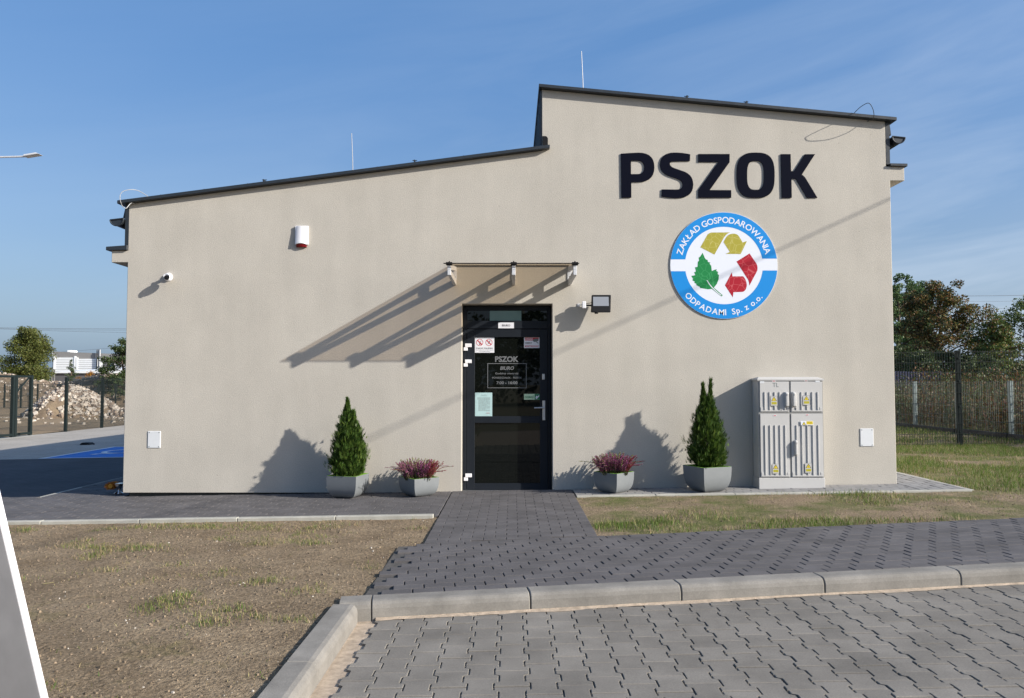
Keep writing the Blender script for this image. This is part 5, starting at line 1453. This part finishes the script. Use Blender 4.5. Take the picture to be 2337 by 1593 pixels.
# ------------------------------------------------------------------ trees and thickets
M['lf_birch'] = leaf_mat("birch_leaf", (0.105, 0.120, 0.030), var=0.4, trans=0.35, hue=0.03)
M['lf_dark'] = leaf_mat("dark_leaf", (0.050, 0.074, 0.024), var=0.45, trans=0.25)
M['lf_poplar'] = leaf_mat("poplar_leaf", (0.090, 0.142, 0.052), var=0.45, trans=0.25)
M['lf_rust'] = leaf_mat("rust_leaf", (0.170, 0.108, 0.036), var=0.5, trans=0.3, hue=0.04)
M['lf_green'] = leaf_mat("hedge_leaf", (0.085, 0.120, 0.030), var=0.45, trans=0.3)
M['lf_orange'] = leaf_mat("orange_leaf", (0.33, 0.15, 0.022), var=0.4, trans=0.35)
M['lf_spruce'] = leaf_mat("spruce_leaf", (0.060, 0.085, 0.040), var=0.4, trans=0.2)
def tree(name, base, H, crown, nleaf, size, m, label, seed, trunk_r=0.14, nlimb=22, spread=0.36, cat="tree", start=0.18, m2=None, share2=0.0, clump=0.10, group=None):
    """crown: list of (height fraction, radius) giving the outline; limbs carry clumps of leaf-sized faces"""
    r_ = np.random.default_rng(seed)
    t = thing(name, base, label, cat, group)
    b = MB(); wob = [(r_.normal(0, .012) * H, r_.normal(0, .012) * H) for _ in range(7)]; wob[0] = (0, 0)
    tr_ = [Vector((wob[i][0], wob[i][1], H * .97 * i / 6 - (.15 if i == 0 else 0))) for i in range(7)]
    b.tube(tr_, trunk_r, 9, r1=trunk_r * .12)
    cr = np.array(crown); cl = []
    def at(z):
        j = min(5.999, max(0, z / (H * .97) * 6)); return tr_[int(j)].lerp(tr_[int(j) + 1], j % 1)
    for i in range(nlimb):
        f = start + (0.97 - start) * (i + r_.random()) / nlimb
        R = np.interp(f, cr[:, 0], cr[:, 1]) * H
        a = i * 2.399 + r_.normal(0, .4)
        o = at(f * H - .35 * R * .6); L = R * (0.72 + .4 * r_.random())
        tip = Vector((math.cos(a) * L, math.sin(a) * L, min(H * .99, f * H + .1 * R)))
        tip.x += at(f * H).x; tip.y += at(f * H).y
        mid = o.lerp(tip, .5) + Vector((0, 0, .08 * L))
        lr = trunk_r * (.42 - .28 * f)
        b.tube([o, mid, tip], lr, 6, r1=lr * .2)
        for k in range(4):
            p = o.lerp(tip, .45 + .18 * k) + Vector(r_.normal(0, .12 * R + .01 * H, 3)); cl.append((p, clump * H * (.55 + .6 * r_.random()) * (0.5 + 0.7 * min(1, R / (.2 * H)))))
            b.tube([mid, p], lr * .35, 4, r1=lr * .08, caps=False)
    b.build("trunk", M['bark'], t, local=True, smooth=True)
    c = np.array([list(p) for p, _ in cl]); s = np.array([q for _, q in cl])
    w = s ** 2 / (s ** 2).sum(); idx = r_.choice(len(cl), nleaf, p=w)
    d = unit(r_.normal(0, 1, (nleaf, 3))) * (r_.random(nleaf) ** .45)[:, None]
    d[:, 2] *= .72
    pos = c[idx] + d * s[idx][:, None]; pos = pos[(pos[:, 2] > .02 * H)]
    n = len(pos); u_ = unit(r_.normal(0, 1, (n, 3)) + np.array([0, 0, -.3])); v_ = unit(np.cross(u_, r_.normal(0, 1, (n, 3))))
    sz = size * (.6 + .8 * r_.random(n))
    V, Fc = quads(pos, u_, v_, sz, sz * .55)
    mi = (r_.random(len(cl)) < share2)[idx][:n].astype(int) if m2 else np.zeros(n, int)
    link("crown", np_mesh("crown", V, Fc, [m, m2] if m2 else [m], mi), t)
    return t
def at_px(px, d, dz=0.0):
    p = PD(px, 900, d); return (p.x, p.y, g(p.x) + dz)
def hgt(py, d, base): return PD(1168, py, d).z - base
OV = [(0, .05), (.12, .16), (.3, .24), (.55, .23), (.8, .14), (1, .02)]
WIDE = [(0, .1), (.15, .30), (.35, .36), (.6, .30), (.85, .17), (1, .03)]
# left
B = at_px(62, 78, -.1); tree("birch_tree", B, hgt(747, 78, B[2]), [(0, .15), (.15, .25), (.4, .28), (.65, .26), (.88, .17), (1, .03)], 30000, .085, M['lf_birch'], "olive green birch in front of the grey hall at far left", 21, clump=.115, nlimb=26, start=.08)
B = at_px(278, 62, -.1); tree("dark_tree", B, hgt(768, 62, B[2]), [(0, .16), (.2, .34), (.5, .30), (.8, .17), (1, .03)], 11000, .075, M['lf_dark'], "dark bushy tree half hidden by the building's left edge", 22, clump=.08, nlimb=24, start=.1)
B = at_px(160, 84, -.1); tree("spruce_tree", B, hgt(818, 84, B[2]), [(0, .2), (.1, .24), (.5, .13), (.8, .06), (1, .01)], 2600, .07, M['lf_spruce'], "thin young conifer in front of the white hall doors", 23, clump=.055, nlimb=22, start=.06)
B = at_px(203, 82, -.1); tree("orange_shrub", B, hgt(846, 82, B[2]), [(0, .2), (.3, .36), (.7, .3), (1, .05)], 1300, .06, M['lf_orange'], "small orange autumn shrub before the low white roof", 24, clump=.1, nlimb=12, start=.1, cat="shrub")
B = at_px(148, 80, -.1); tree("dry_bush", B, 1.8, WIDE, 1500, .06, M['lf_rust'], "brownish bush at the foot of the thin conifer", 25, clump=.12, nlimb=12, cat="shrub", start=.1)
B = at_px(-60, 85, -.1); tree("birch_tree", B, 8.5, OV, 7000, .1, M['lf_birch'], "olive green birch beyond the gate at the picture edge", 26, clump=.085)
# right
B = at_px(2050, 47); H_ = hgt(632, 47, B[2]); tree("poplar_tree", B, H_, [(0, .08), (.15, .20), (.35, .26), (.6, .24), (.85, .18), (1, .05)], 20000, .075, M['lf_poplar'], "tall loose green poplar right behind the building's right edge", 31, trunk_r=.2, clump=.062, nlimb=24, start=.12)
B = at_px(2098, 50); tree("poplar_tree", B, hgt(642, 50, B[2]), [(0, .06), (.4, .14), (.7, .17), (.9, .14), (1, .04)], 12000, .075, M['lf_poplar'], "slimmer green poplar between the tall poplar and the rusty tree", 32, trunk_r=.16, clump=.058, nlimb=18, start=.3)
B = at_px(2146, 38); tree("chestnut_tree", B, hgt(640, 38, B[2]), [(0, .24), (.18, .44), (.42, .42), (.6, .34), (.8, .22), (.93, .13), (1, .02)], 30000, .055, M['lf_rust'], "broad rusty brown chestnut behind the right fence", 33, trunk_r=.17, clump=.068, nlimb=34, start=.12, m2=M['lf_dark'], share2=.55)
B = at_px(2212, 46); tree("bare_shrub", B, hgt(724, 46, B[2]), WIDE, 900, .04, M['lf_rust'], "half bare thin shrub between the rusty tree and the hedge", 34, trunk_r=.07, clump=.09, nlimb=26, cat="shrub", start=.1)
B = at_px(2268, 34); tree("hedge_tree", B, hgt(718, 34, B[2]), [(0, .2), (.2, .40), (.5, .36), (.75, .22), (1, .04)], 12000, .055, M['lf_green'], "dense green tree at the right picture edge", 35, clump=.08, nlimb=30, start=.08, m2=M['lf_rust'], share2=.2)
B = at_px(2345, 40); tree("hedge_tree", B, 5.6, WIDE, 9000, .06, M['lf_green'], "dense green tree beyond the right picture edge", 36, clump=.085, nlimb=26, start=.08)
for i, (px, d, h) in enumerate(((2062, 36, 2.9), (2112, 34, 2.6), (2160, 35, 2.6), (2206, 33, 2.3), (2020, 42, 3.2), (2250, 30, 2.2))):
    B = at_px(px, d); tree("dark_bush", B, h, WIDE, 5200, .05, M['lf_dark'], ["dark bush behind the blue sheet fence by the wall edge", "dark bush below the slim poplar", "dark bush at the foot of the rusty tree", "low dark bush right of the tall fence post", "dark bush hidden behind the building's right edge", "low dark bush under the green tree at the right"][i], 40 + i, trunk_r=.05, clump=.13, nlimb=20, cat="bush", start=.04, group="dark bushes behind the right fence")
# far tree line, one mass
r_ = np.random.default_rng(77); pos = []
for k in range(240):
    a = math.radians(r_.uniform(-75, 75)); d = r_.uniform(190, 260); R = r_.uniform(2.5, 5)
    c = np.array([math.sin(a) * d, CAMY + math.cos(a) * d, r_.uniform(-.5, 2.2)]); q = unit(r_.normal(0, 1, (260, 3))) * (r_.random(260) ** .4)[:, None] * np.array([R * 1.5, R * 1.5, R * .62]); pos.append(c + q)
pos = np.concatenate(pos); pos = pos[pos[:, 2] > -.8]; n = len(pos); u_ = unit(r_.normal(0, 1, (n, 3))); v_ = unit(np.cross(u_, r_.normal(0, 1, (n, 3)))); sz = .28 * (.6 + .8 * r_.random(n))
V, Fc = quads(pos, u_, v_, sz, sz * .6)
link("treeline", np_mesh("treeline", V, Fc, M['lf_dark']), kind='stuff')

# trees on the far side of the road, behind the viewpoint: the door glass mirrors them
pos = []
for k in range(150):
    x = -60 + 120 * (k + r_.random()) / 150; R = r_.uniform(2.2, 3.6)
    c = np.array([x, -62 + r_.normal(0, 3), r_.uniform(1.5, 7.5)]); q = unit(r_.normal(0, 1, (240, 3))) * (r_.random(240) ** .4)[:, None] * np.array([R, R, R * .9]); pos.append(c + q)
pos = np.concatenate(pos); pos = pos[pos[:, 2] > -.3]; n = len(pos); u_ = unit(r_.normal(0, 1, (n, 3))); v_ = unit(np.cross(u_, r_.normal(0, 1, (n, 3)))); sz = .30 * (.6 + .8 * r_.random(n))
V, Fc = quads(pos, u_, v_, sz, sz * .6)
link("treeline", np_mesh("treeline", V, Fc, M['lf_dark']), kind='stuff')

# dry weeds behind the pale fence
M['reed1'] = leaf_mat("dry_weed", (0.120, 0.072, 0.026), var=0.5, trans=0.35, hue=.03)
M['reed2'] = leaf_mat("green_weed", (0.060, 0.080, 0.024), var=0.45, trans=0.3)
M['reed3'] = leaf_mat("rust_weed", (0.115, 0.055, 0.024), var=0.5, trans=0.3)
def blades(n, X, Y, Z, H, W, lean, mats, mi, seed, name, seg=2, **kw):
    r_ = np.random.default_rng(seed); a = r_.random(n) * 2 * np.pi
    tw = r_.random(n) * 2 * np.pi
    dirv = np.stack([np.cos(a), np.sin(a), np.zeros(n)], 1) * (lean * H * r_.random(n))[:, None]
    sd = np.stack([np.cos(tw), np.sin(tw), np.zeros(n)], 1) * (W / 2)[:, None]
    p0 = np.stack([X, Y, Z], 1); p1 = p0 + dirv * .3 + np.array([0, 0, 1.]) * (H * .55)[:, None]; p2 = p0 + dirv + np.array([0, 0, 1.]) * H[:, None]
    V = np.stack([p0 - sd, p0 + sd, p1 + sd * .75, p1 - sd * .75, p2 + sd * .05, p2 - sd * .05], 1).reshape(-1, 3)
    k = np.arange(n) * 6
    Fc = np.stack([np.stack([k, k + 1, k + 2, k + 3], 1), np.stack([k + 3, k + 2, k + 4, k + 5], 1)], 1).reshape(-1, 4)
    return link(name, np_mesh(name, V, Fc, mats, np.repeat(mi, 2)), **kw)
n = 8000
X = 11.0 + 8 * RNG.random(n) ** 1.3; Y = 3 + 27 * RNG.random(n)
dn = fbm(X * .8, Y * .8, 31, 3); keep = dn > .30; X, Y, dn = X[keep], Y[keep], dn[keep]; n = len(X)
Hh = (.35 + .95 * RNG.random(n) ** 1.5) * (.45 + 1.25 * dn)
mi = RNG.choice(3, n, p=[.42, .33, .25])
blades(n, X, Y, gnp(X) - .03, Hh, .006 + .012 * RNG.random(n), .55, [M['reed1'], M['reed2'], M['reed3']], mi, 5, "weeds", kind='stuff')
m_ = 150000; idx = RNG.integers(0, n, m_)
hz = Hh[idx] * (0.12 + 1.0 * RNG.random(m_) ** .7); pos = np.stack([X[idx] + .12 + np.abs(RNG.normal(0, .14, m_)), Y[idx] + RNG.normal(0, .14, m_), gnp(X[idx]) + hz], 1)
u_ = unit(RNG.normal(0, 1, (m_, 3)) + np.array([0, 0, .8])); v_ = unit(np.cross(u_, RNG.normal(0, 1, (m_, 3)))); sz = .018 + .036 * RNG.random(m_)
V, Fc = quads(pos, u_, v_, sz, sz * .45)
link("weeds", np_mesh("weed_leaves", V, Fc, [M['reed1'], M['reed2'], M['reed3']], np.where(fbm(pos[:, 0] * .9, pos[:, 1] * .9, 90, 3) > .52, 1, RNG.choice(3, m_, p=[.42, .26, .32]))), kind='stuff')

# dark blue sheet fence behind the weeds
bf = thing("sheet_fence", (19.5, 22.5, g(19)), "dark blue corrugated sheet fence beneath the trees on the right", "fence")
a0, a1 = PD(1990, 860, 33), PD(2148, 860, 33)
n = 26
M['bluesheet'] = mat("blue_sheet", (0.020, 0.026, 0.075), rough=.55, var=.15, vscale=3)
bsm = MB(); wsh = (a1.x - a0.x) / n
bsm.prism_z([(0.004, 0), (wsh * .4, 0), (wsh * .5, -.035), (wsh * .9, -.035), (wsh - .004, 0), (wsh - .004, .01), (wsh * .94, -.022), (wsh * .47, -.022), (wsh * .38, .01), (0.004, .01)], -.1, 1.62)
bse = bsm.mesh("sheet", M['bluesheet'])
for i in range(n):
    o = link("sheet", bse, bf); o.location = (a0.x + i * wsh - 19.5, a0.y - 22.5, random.uniform(-.01, .01))
b = MB(); b.box(a0.x, a1.x, a0.y + .02, a0.y + .06, g(19) + .4, g(19) + .46); b.box(a0.x, a1.x, a0.y + .02, a0.y + .06, g(19) + 1.3, g(19) + 1.36); b.build("rail", M['bluesheet'], bf)

# ------------------------------------------------------------------ left distance: rubble, spoil, hall
M['rub1'] = mat("rubble_pale", (0.42, 0.37, 0.31), rough=.9, var=.15, vscale=3, island=.22)
M['rub2'] = mat("rubble_dark", (0.20, 0.155, 0.12), rough=.9, var=.15, vscale=3, island=.25)
rc = PD(150, 920, 41); RB = -.33
def heap(X, Y):
    u = (X - rc.x - .25) / np.where(X < rc.x + .25, 2.3, 3.0); v = (Y - rc.y) / 2.6
    main = np.maximum(0, 1 - np.abs(u) ** 1.35 - v * v * .9) * 1.72
    u2 = (X - rc.x - 5.5) / 4.5; v2 = (Y - rc.y + .3) / 1.6
    side_ = np.maximum(0, 1 - u2 * u2 - v2 * v2) * .62
    return np.maximum(main, side_)
hx = np.arange(rc.x - 6, rc.x + 15, .25); hy = np.arange(rc.y - 4.5, rc.y + 4.5, .25)
grid_sheet("rubble_mound", hx, hy, lambda X, Y: RB - .12 + heap(X, Y) * (.8 + .35 * fbm(X, Y, 12, 4)), M['spoil'], kind='stuff')
rn = np.random.default_rng(5); mb = MB(); cnt = 0
while cnt < 4600:
    x = rc.x + rn.uniform(-3, 10.5); y = rc.y + rn.uniform(-3.6, 1.6); h = float(heap(np.array(x), np.array(y)))
    if h < .03 or rn.random() > .30 + h: continue
    if fbm(np.array(x * 1.1), np.array(y * 1.1), 19, 3) < .34: continue
    s = (.025 + .095 * rn.random() ** 2.4); d = rn.uniform(.45, 1.0, 3) * s * np.array([1.25, 1, .8])
    Mx = Matrix.Translation((x, y, RB - .12 + h * .98 + .03)) @ Matrix.Rotation(rn.uniform(0, 6.28), 4, 'Z') @ Matrix.Rotation(rn.normal(0, .6), 4, 'X') @ Matrix.Rotation(rn.normal(0, .6), 4, 'Y')
    mb.box(-d[0], d[0] * rn.uniform(.7, 1), -d[1], d[1], -d[2], d[2], int(rn.random() < .42), Mx); cnt += 1
for i in range(140):
    x = rc.x + rn.uniform(-7, 16); y = rc.y + rn.uniform(-8, -2); s = .03 + .05 * rn.random()
    mb.box(-s, s, -s * .8, s * .8, -s, s * .6, 0, Matrix.Translation((x, y, RB + .02)) @ Matrix.Rotation(rn.uniform(0, 6), 4, 'Z'))
props(mb.build("rubble", [M['rub1'], M['rub2']]), kind='stuff')
bc = PD(160, 880, 66)
def berm(X, Y):
    v = (Y - bc.y) / 6.0
    top = 1.90 + .6 * (fbm(X * .22, Y * .1, 44, 3) - .5) + .75 * np.exp(-((X - bc.x + 6.3) / 2.2) ** 2) + .75 * np.exp(-((X - bc.x - 3.2) / 2.2) ** 2)
    return np.maximum(0, 1 - v * v) ** .8 * top
bxs = np.arange(bc.x - 40, bc.x + 40, .35); bys = np.arange(bc.y - 6.5, bc.y + 6.5, .35)
grid_sheet("spoil_bank", bxs, bys, lambda X, Y: RB - .15 + berm(X, Y) + .22 * (fbm(X * 1.3, Y * 1.3, 15, 5) - .5), M['spoil'], kind='structure')
n = 1500; X = bc.x + RNG.uniform(-16, 18, n); Y = bc.y + RNG.uniform(-5.5, 1, n); mb = MB()
Zb = RB - .15 + berm(X, Y)
for x, y, z in zip(X, Y, Zb):
    s = .03 + .09 * random.random() ** 2; mb.box(-s, s, -s, s * .8, -s, s * .7, int(random.random() < .5), Matrix.Translation((x, y, z + .04)) @ Matrix.Rotation(random.uniform(0, 6), 4, 'Z') @ Matrix.Rotation(random.uniform(-.5, .5), 4, 'X'))
props(mb.build("rubble", [M['rub1'], M['rub2']]), kind='stuff')

M['hallgrey'] = mat("hall_cladding", (0.21, 0.205, 0.20), rough=.7, var=.04, vscale=.6)
M['halldark'] = mat("hall_base", (0.10, 0.10, 0.105), rough=.7, var=.08, vscale=.8)
M['halldoor'] = mat("hall_door", (0.72, 0.74, 0.75), rough=.6, var=.03, vscale=1)
HD = 118
hall = thing("industrial_hall", (PD(190, 830, HD).x, HD + CAMY, -.4), "grey industrial hall with large white doors and roof units", "industrial hall")
hx = lambda px: PD(px, 830, HD).x
hz_ = lambda py: PD(190, py, HD).z
HY = HD + CAMY
b = MB(); xa, xb = hx(120), hx(330)
zt0, zt1 = hz_(802), hz_(807.5)
b.prism_y([(xa, -.6), (xb, -.6), (xb, zt0 - (zt0 - zt1) * 1.5), (xa, zt0)], HY, HY + 26)
b.build("wall", M['hallgrey'], hall)
b = MB(); b.prism_x([(HY + 8, -.6), (HY + 8, zt0 - .05), (HY + 30, zt0 - .05), (HY + 30, -.6)], xa - 3.5, xa - .02); b.build("side_wing", M['halldark'], hall)
for p0, p1, z0, z1 in ((127, 170, 848, 816), (178.5, 220, 845, 819)):
    b = MB(); b.box(hx(p0), hx(p1), HY - .12, HY - .005, hz_(z0), hz_(z1)); b.box(hx(p0) - .25, hx(p0), HY - .2, HY - .004, hz_(z0), hz_(z1) + .2); b.box(hx(p1), hx(p1) + .25, HY - .2, HY - .004, hz_(z0), hz_(z1) + .2)
    dr = b.build("door", M['halldoor'], hall)
    b = MB()
    for k in range(1, 6): b.box(hx(p0), hx(p1), HY - .135, HY - .121, hz_(z0) + (hz_(z1) - hz_(z0)) * k / 6 - .02, hz_(z0) + (hz_(z1) - hz_(z0)) * k / 6 + .02)
    b.build("door_joint", M['hallgrey'], dr)
b = MB(); b.box(hx(228), hx(234), HY - .1, HY - .004, hz_(842), hz_(822)); b.build("door", M['halldoor'], hall)
b = MB(); b.box(hx(236), hx(262), HY - .08, HY - .003, hz_(846), hz_(822)); b.build("recess", M['halldark'], hall)
b = MB()
for px in (223.5, 227.5): b.box(hx(px) - .05, hx(px) + .05, HY - .4, HY - .3, hz_(842), hz_(798))
for k in range(16): b.box(hx(223.5), hx(227.5), HY - .39, HY - .31, hz_(842) + k * .19, hz_(842) + k * .19 + .06)
b.build("ladder", M['halldark'], hall)
b = MB(); b.tube([(hx(232), HY - .6, hz_(842)), (hx(232), HY - .6, hz_(798.5))], .13, 10); b.build("flue", M['steel'], hall)
for px, py, w, h in ((139, 802, .52, .42), (147, 803, .45, .16), (158, 804, .5, .18), (170, 804.5, .45, .18), (197, 805.5, .2, .14), (224, 806.5, .5, .16), (104, 803, .9, .2)):
    b = MB(); x = hx(px); z = hz_(py) - .15; b.box(x - w / 2, x + w / 2, HY + 2, HY + 4, z - .6, z + h); b.build("roof_unit", M['halldoor'], hall, bevel=.05)
# low annex in front
b = MB(); AY = HY - 12; AD = AY - CAMY
xs0, xs1 = PD(119, 850, AD).x, PD(300, 850, AD).x
b.box(xs0, xs1, AY, AY + 11.5, -.6, PD(190, 852, AD).z); an = b.build("annex", M['halldark'], hall)
b = MB(); z0, z1 = PD(190, 851.5, AD).z, PD(119, 846, AD).z
b.add([(xs0, AY - .3, z0), (xs1, AY - .3, z0), (xs1, AY + 11.4, z0 + .9), (xs0, AY + 11.4, z0 + .25), (xs0, AY - .3, z0 + .12), (xs1, AY - .3, z0 + .55), (xs1, AY + 11.4, z0 + 1.45), (xs0, AY + 11.4, z0 + .5)],
      [(0, 1, 5, 4), (4, 5, 6, 7), (3, 2, 1, 0), (0, 4, 7, 3), (1, 2, 6, 5), (2, 3, 7, 6)]); b.build("annex_roof", M['halldoor'], an)
b = MB()
for px in (121, 127, 133):
    x = PD(px, 850, AD).x; b.box(x - .04, x + .04, AY - .9, AY - .82, -.5, PD(190, 843, AD).z)
for z in (848.5, 843.5, 853, 857): b.box(PD(121, 850, AD).x, PD(133, 850, AD).x, AY - .9, AY - .84, PD(190, z, AD).z - .04, PD(190, z, AD).z + .04)
b.build("railing", M['hallgrey'], an)
b = MB(); x = PD(243, 840, AD).x; b.lathe([(.45, 0), (.55, .8), (.3, 1.3), (.32, 1.8), (.2, 2.0)], (x, AY + 2, PD(190, 850, AD).z), 'z', 12); b.build("roof_unit", M['steel'], an)

# ------------------------------------------------------------------ wires in the distance
def wire(label, a, c, d, sag, r=.02):
    p, q = PD(*a, d), PD(*c, d); b = MB()
    b.tube([p.lerp(q, t / 12) - Vector((0, 0, sag * 4 * (t / 12) * (1 - t / 12))) for t in range(13)], r, 5)
    props(b.build("power_line", mat("line_" + str(int(a[1])), (.12, .13, .15), rough=.6)), label, "power line", "power lines far away")
wire("highest thin power line in the sky left of the building", (-40, 747), (420, 749), 150, .2, .03)
wire("second power line from the top left of the building", (-40, 748.5), (420, 752), 150, .25, .022)
wire("third power line from the top left of the building", (-40, 749), (420, 760), 150, .2, .022)
wire("power line rising to the right above the hall roof", (100, 806), (420, 779), 135, .1, .02)
wire("highest power line right of the rusty tree", (1960, 671), (2400, 672), 90, .2, .022)
wire("second power line right of the rusty tree", (1960, 681), (2400, 686), 90, .2, .013)
wire("third power line right of the rusty tree rising to the right", (1960, 724), (2400, 694), 90, .15, .015)
wire("lowest power line right of the rusty tree", (1960, 741), (2400, 722), 90, .1, .012)
# service cable that throws the slanting shadow on the wall, hung between two poles out of view
wr, wl_ = P(2028, 455, 0), P(840, 1002, 0)
sv = SUN / SUN.y * -0.92
tR = 2.7; tL = tR + 2.38
qr, ql = wr + Vector((2.1, -.92, 1.08)) * tR, wl_ + Vector((2.1, -.92, 1.08)) * tL
v = (qr - ql)
e0 = ql - v * 4.5; e1 = qr + v * 3.4
sc_ = thing("service_cable", (0, 0, 0), "black overhead cable strung past the right side of the building", "cable")
b = MB(); b.tube([e0, ql, qr, e1], .0112, 6); b.build("cable", M['black'], sc_)
for e, lab in ((e0, "wooden utility pole behind the viewpoint"), (e1, "wooden utility pole far out to the right")):
    t = thing("utility_pole", (e.x, e.y, g(e.x) - .3), lab, "utility pole")
    b = MB(); b.tube([(e.x, e.y, g(e.x) - .3), (e.x, e.y, e.z + .35)], .11, 10, r1=.08); b.build("pole", M['bark'], t, smooth=True)

# ------------------------------------------------------------------ grass, crumbs and stones
M['gr1'] = leaf_mat("grass_green", (0.095, 0.165, 0.020), var=0.4, trans=0.35, hue=.02)
M['gr2'] = leaf_mat("grass_olive", (0.135, 0.155, 0.042), var=0.4, trans=0.3)
M['gr3'] = leaf_mat("grass_straw", (0.34, 0.27, 0.14), var=0.35, trans=0.3)
def grass_field(n, x0, x1, y0, y1, zf, ok, dens, seed, name, h0, h1, w, mixp):
    r_ = np.random.default_rng(seed)
    X = r_.uniform(x0, x1, n); Y = r_.uniform(y0, y1, n)
    k = ok(X, Y); X, Y = X[k], Y[k]
    f = dens(X, Y); k = r_.random(len(X)) < f; X, Y, f = X[k], Y[k], f[k]; n = len(X)
    H = (h0 + (h1 - h0) * r_.random(n) ** 1.6) * (.55 + .6 * f)
    mi = np.where(r_.random(n) < .25 + .75 * f, r_.choice(3, n, p=mixp), 2)
    blades(n, X, Y, zf(X, Y) - .004, H, w * (.7 + .6 * r_.random(n)), .9, [M['gr1'], M['gr2'], M['gr3']], mi, seed + 1, name, kind='stuff')
okl = lambda X, Y: (kt(X, Y) > PATH_W + .01) & ~((X < 4.86) & (Y > -.03)) & ~((X < 5.50) & (Y > -.62)) & (X > .78)
def dl(X, Y):
    a = fbm(X * 1.0, Y * 1.6, 61, 5); side_ = np.clip((Y + .9) / 1.6, 0, 1) * .50 + np.clip((X - 5.2) / 2.5, 0, 1) * .12
    edge_ = .30 * np.exp(-((kt(X, Y) - PATH_W) / .22) ** 2)
    return np.clip((a - .50) * 4.5 + side_ * 1.7 + edge_, .03, 1)
grass_field(210000, .78, 9.5, -3.6, 5.6, zl, okl, dl, 70, "grass", .018, .075, .0042, [.58, .30, .12])
grass_field(70000, 4.9, 16, 5.4, 14, zl, lambda X, Y: X < 4.9 + (Y + 9.9) * .6, lambda X, Y: np.clip((fbm(X, Y, 63, 4) - .3) * 3.2, .05, 1), 72, "grass", .03, .08, .009, [.52, .33, .15])
oks = lambda X, Y: (Y < -1.9) & (np.where(kt(X, Y) < .02, X < -1.12, X < -.80)) & ~((kt(X, Y) > -.02) & (kt(X, Y) < PATH_W) & (X > -.97))
def ds(X, Y):
    a = fbm(X * 2.3, Y * 3.2, 81, 5); return np.clip((a - .555) * 4.2 + .30 * np.exp(-((Y + 1.95) / .10) ** 2), .016, .9)
grass_field(150000, -6.2, -.8, -7.2, -1.89, zs, oks, ds, 80, "grass", .012, .055, .0034, [.40, .36, .24])
M['stone'] = mat("field_stone", (0.42, 0.38, 0.33), rough=.9, island=.35)
M['clod'] = mat("soil_clod", (0.165, 0.125, 0.085), rough=.97, island=.55)
def pebbles(n, x0, x1, y0, y1, zf, ok, seed, name):
    rn = np.random.default_rng(seed); mb = MB()
    for _ in range(n):
        x, y = rn.uniform(x0, x1), rn.uniform(y0, y1)
        if not bool(ok(np.array(x), np.array(y))): continue
        s = .0026 + .009 * rn.random() ** 6; pts = []
        for a in range(5):
            t_ = a * 1.2566 + rn.uniform(-.3, .3); pts.append((x + math.cos(t_) * s * rn.uniform(.7, 1.2), y + math.sin(t_) * s * rn.uniform(.7, 1.2)))
        z = float(zf(np.array(x), np.array(y))); h = s * rn.uniform(.5, 1.1)
        mb.add([(p[0], p[1], z - .003) for p in pts] + [(p[0] * .6 + x * .4, p[1] * .6 + y * .4, z + h) for p in pts], [(i, (i + 1) % 5, (i + 1) % 5 + 5, i + 5) for i in range(5)] + [(5, 6, 7, 8, 9)], int(rn.random() < .975))
    props(mb.build(name, [M['stone'], M['clod']]), kind='stuff')
pebbles(16000, -5.6, -.8, -7.0, -1.9, zs, oks, 3, "pebbles")
pebbles(3500, .78, 8.0, -3.4, .8, zl, okl, 4, "pebbles")
# a few dry straws on the sand
mb = MB()
for px, py, l_, a in ((234, 1250, .1, .3), (246, 1250, .1, -.4), (98, 1336, .07, .2), (226, 1241, .09, 0), (260, 1243, .05, 1.2)):
    p = P(px, py, CAMY + (1.43 * F / (py - 876))); z = float(zs(np.array(p.x), np.array(p.y))) + .006
    mb.tube([(p.x, p.y, z), (p.x + math.cos(a) * l_, p.y + math.sin(a) * l_, z + .008)], .0022, 4)
props(mb.build("straw_litter", M['gr3']), kind='stuff')
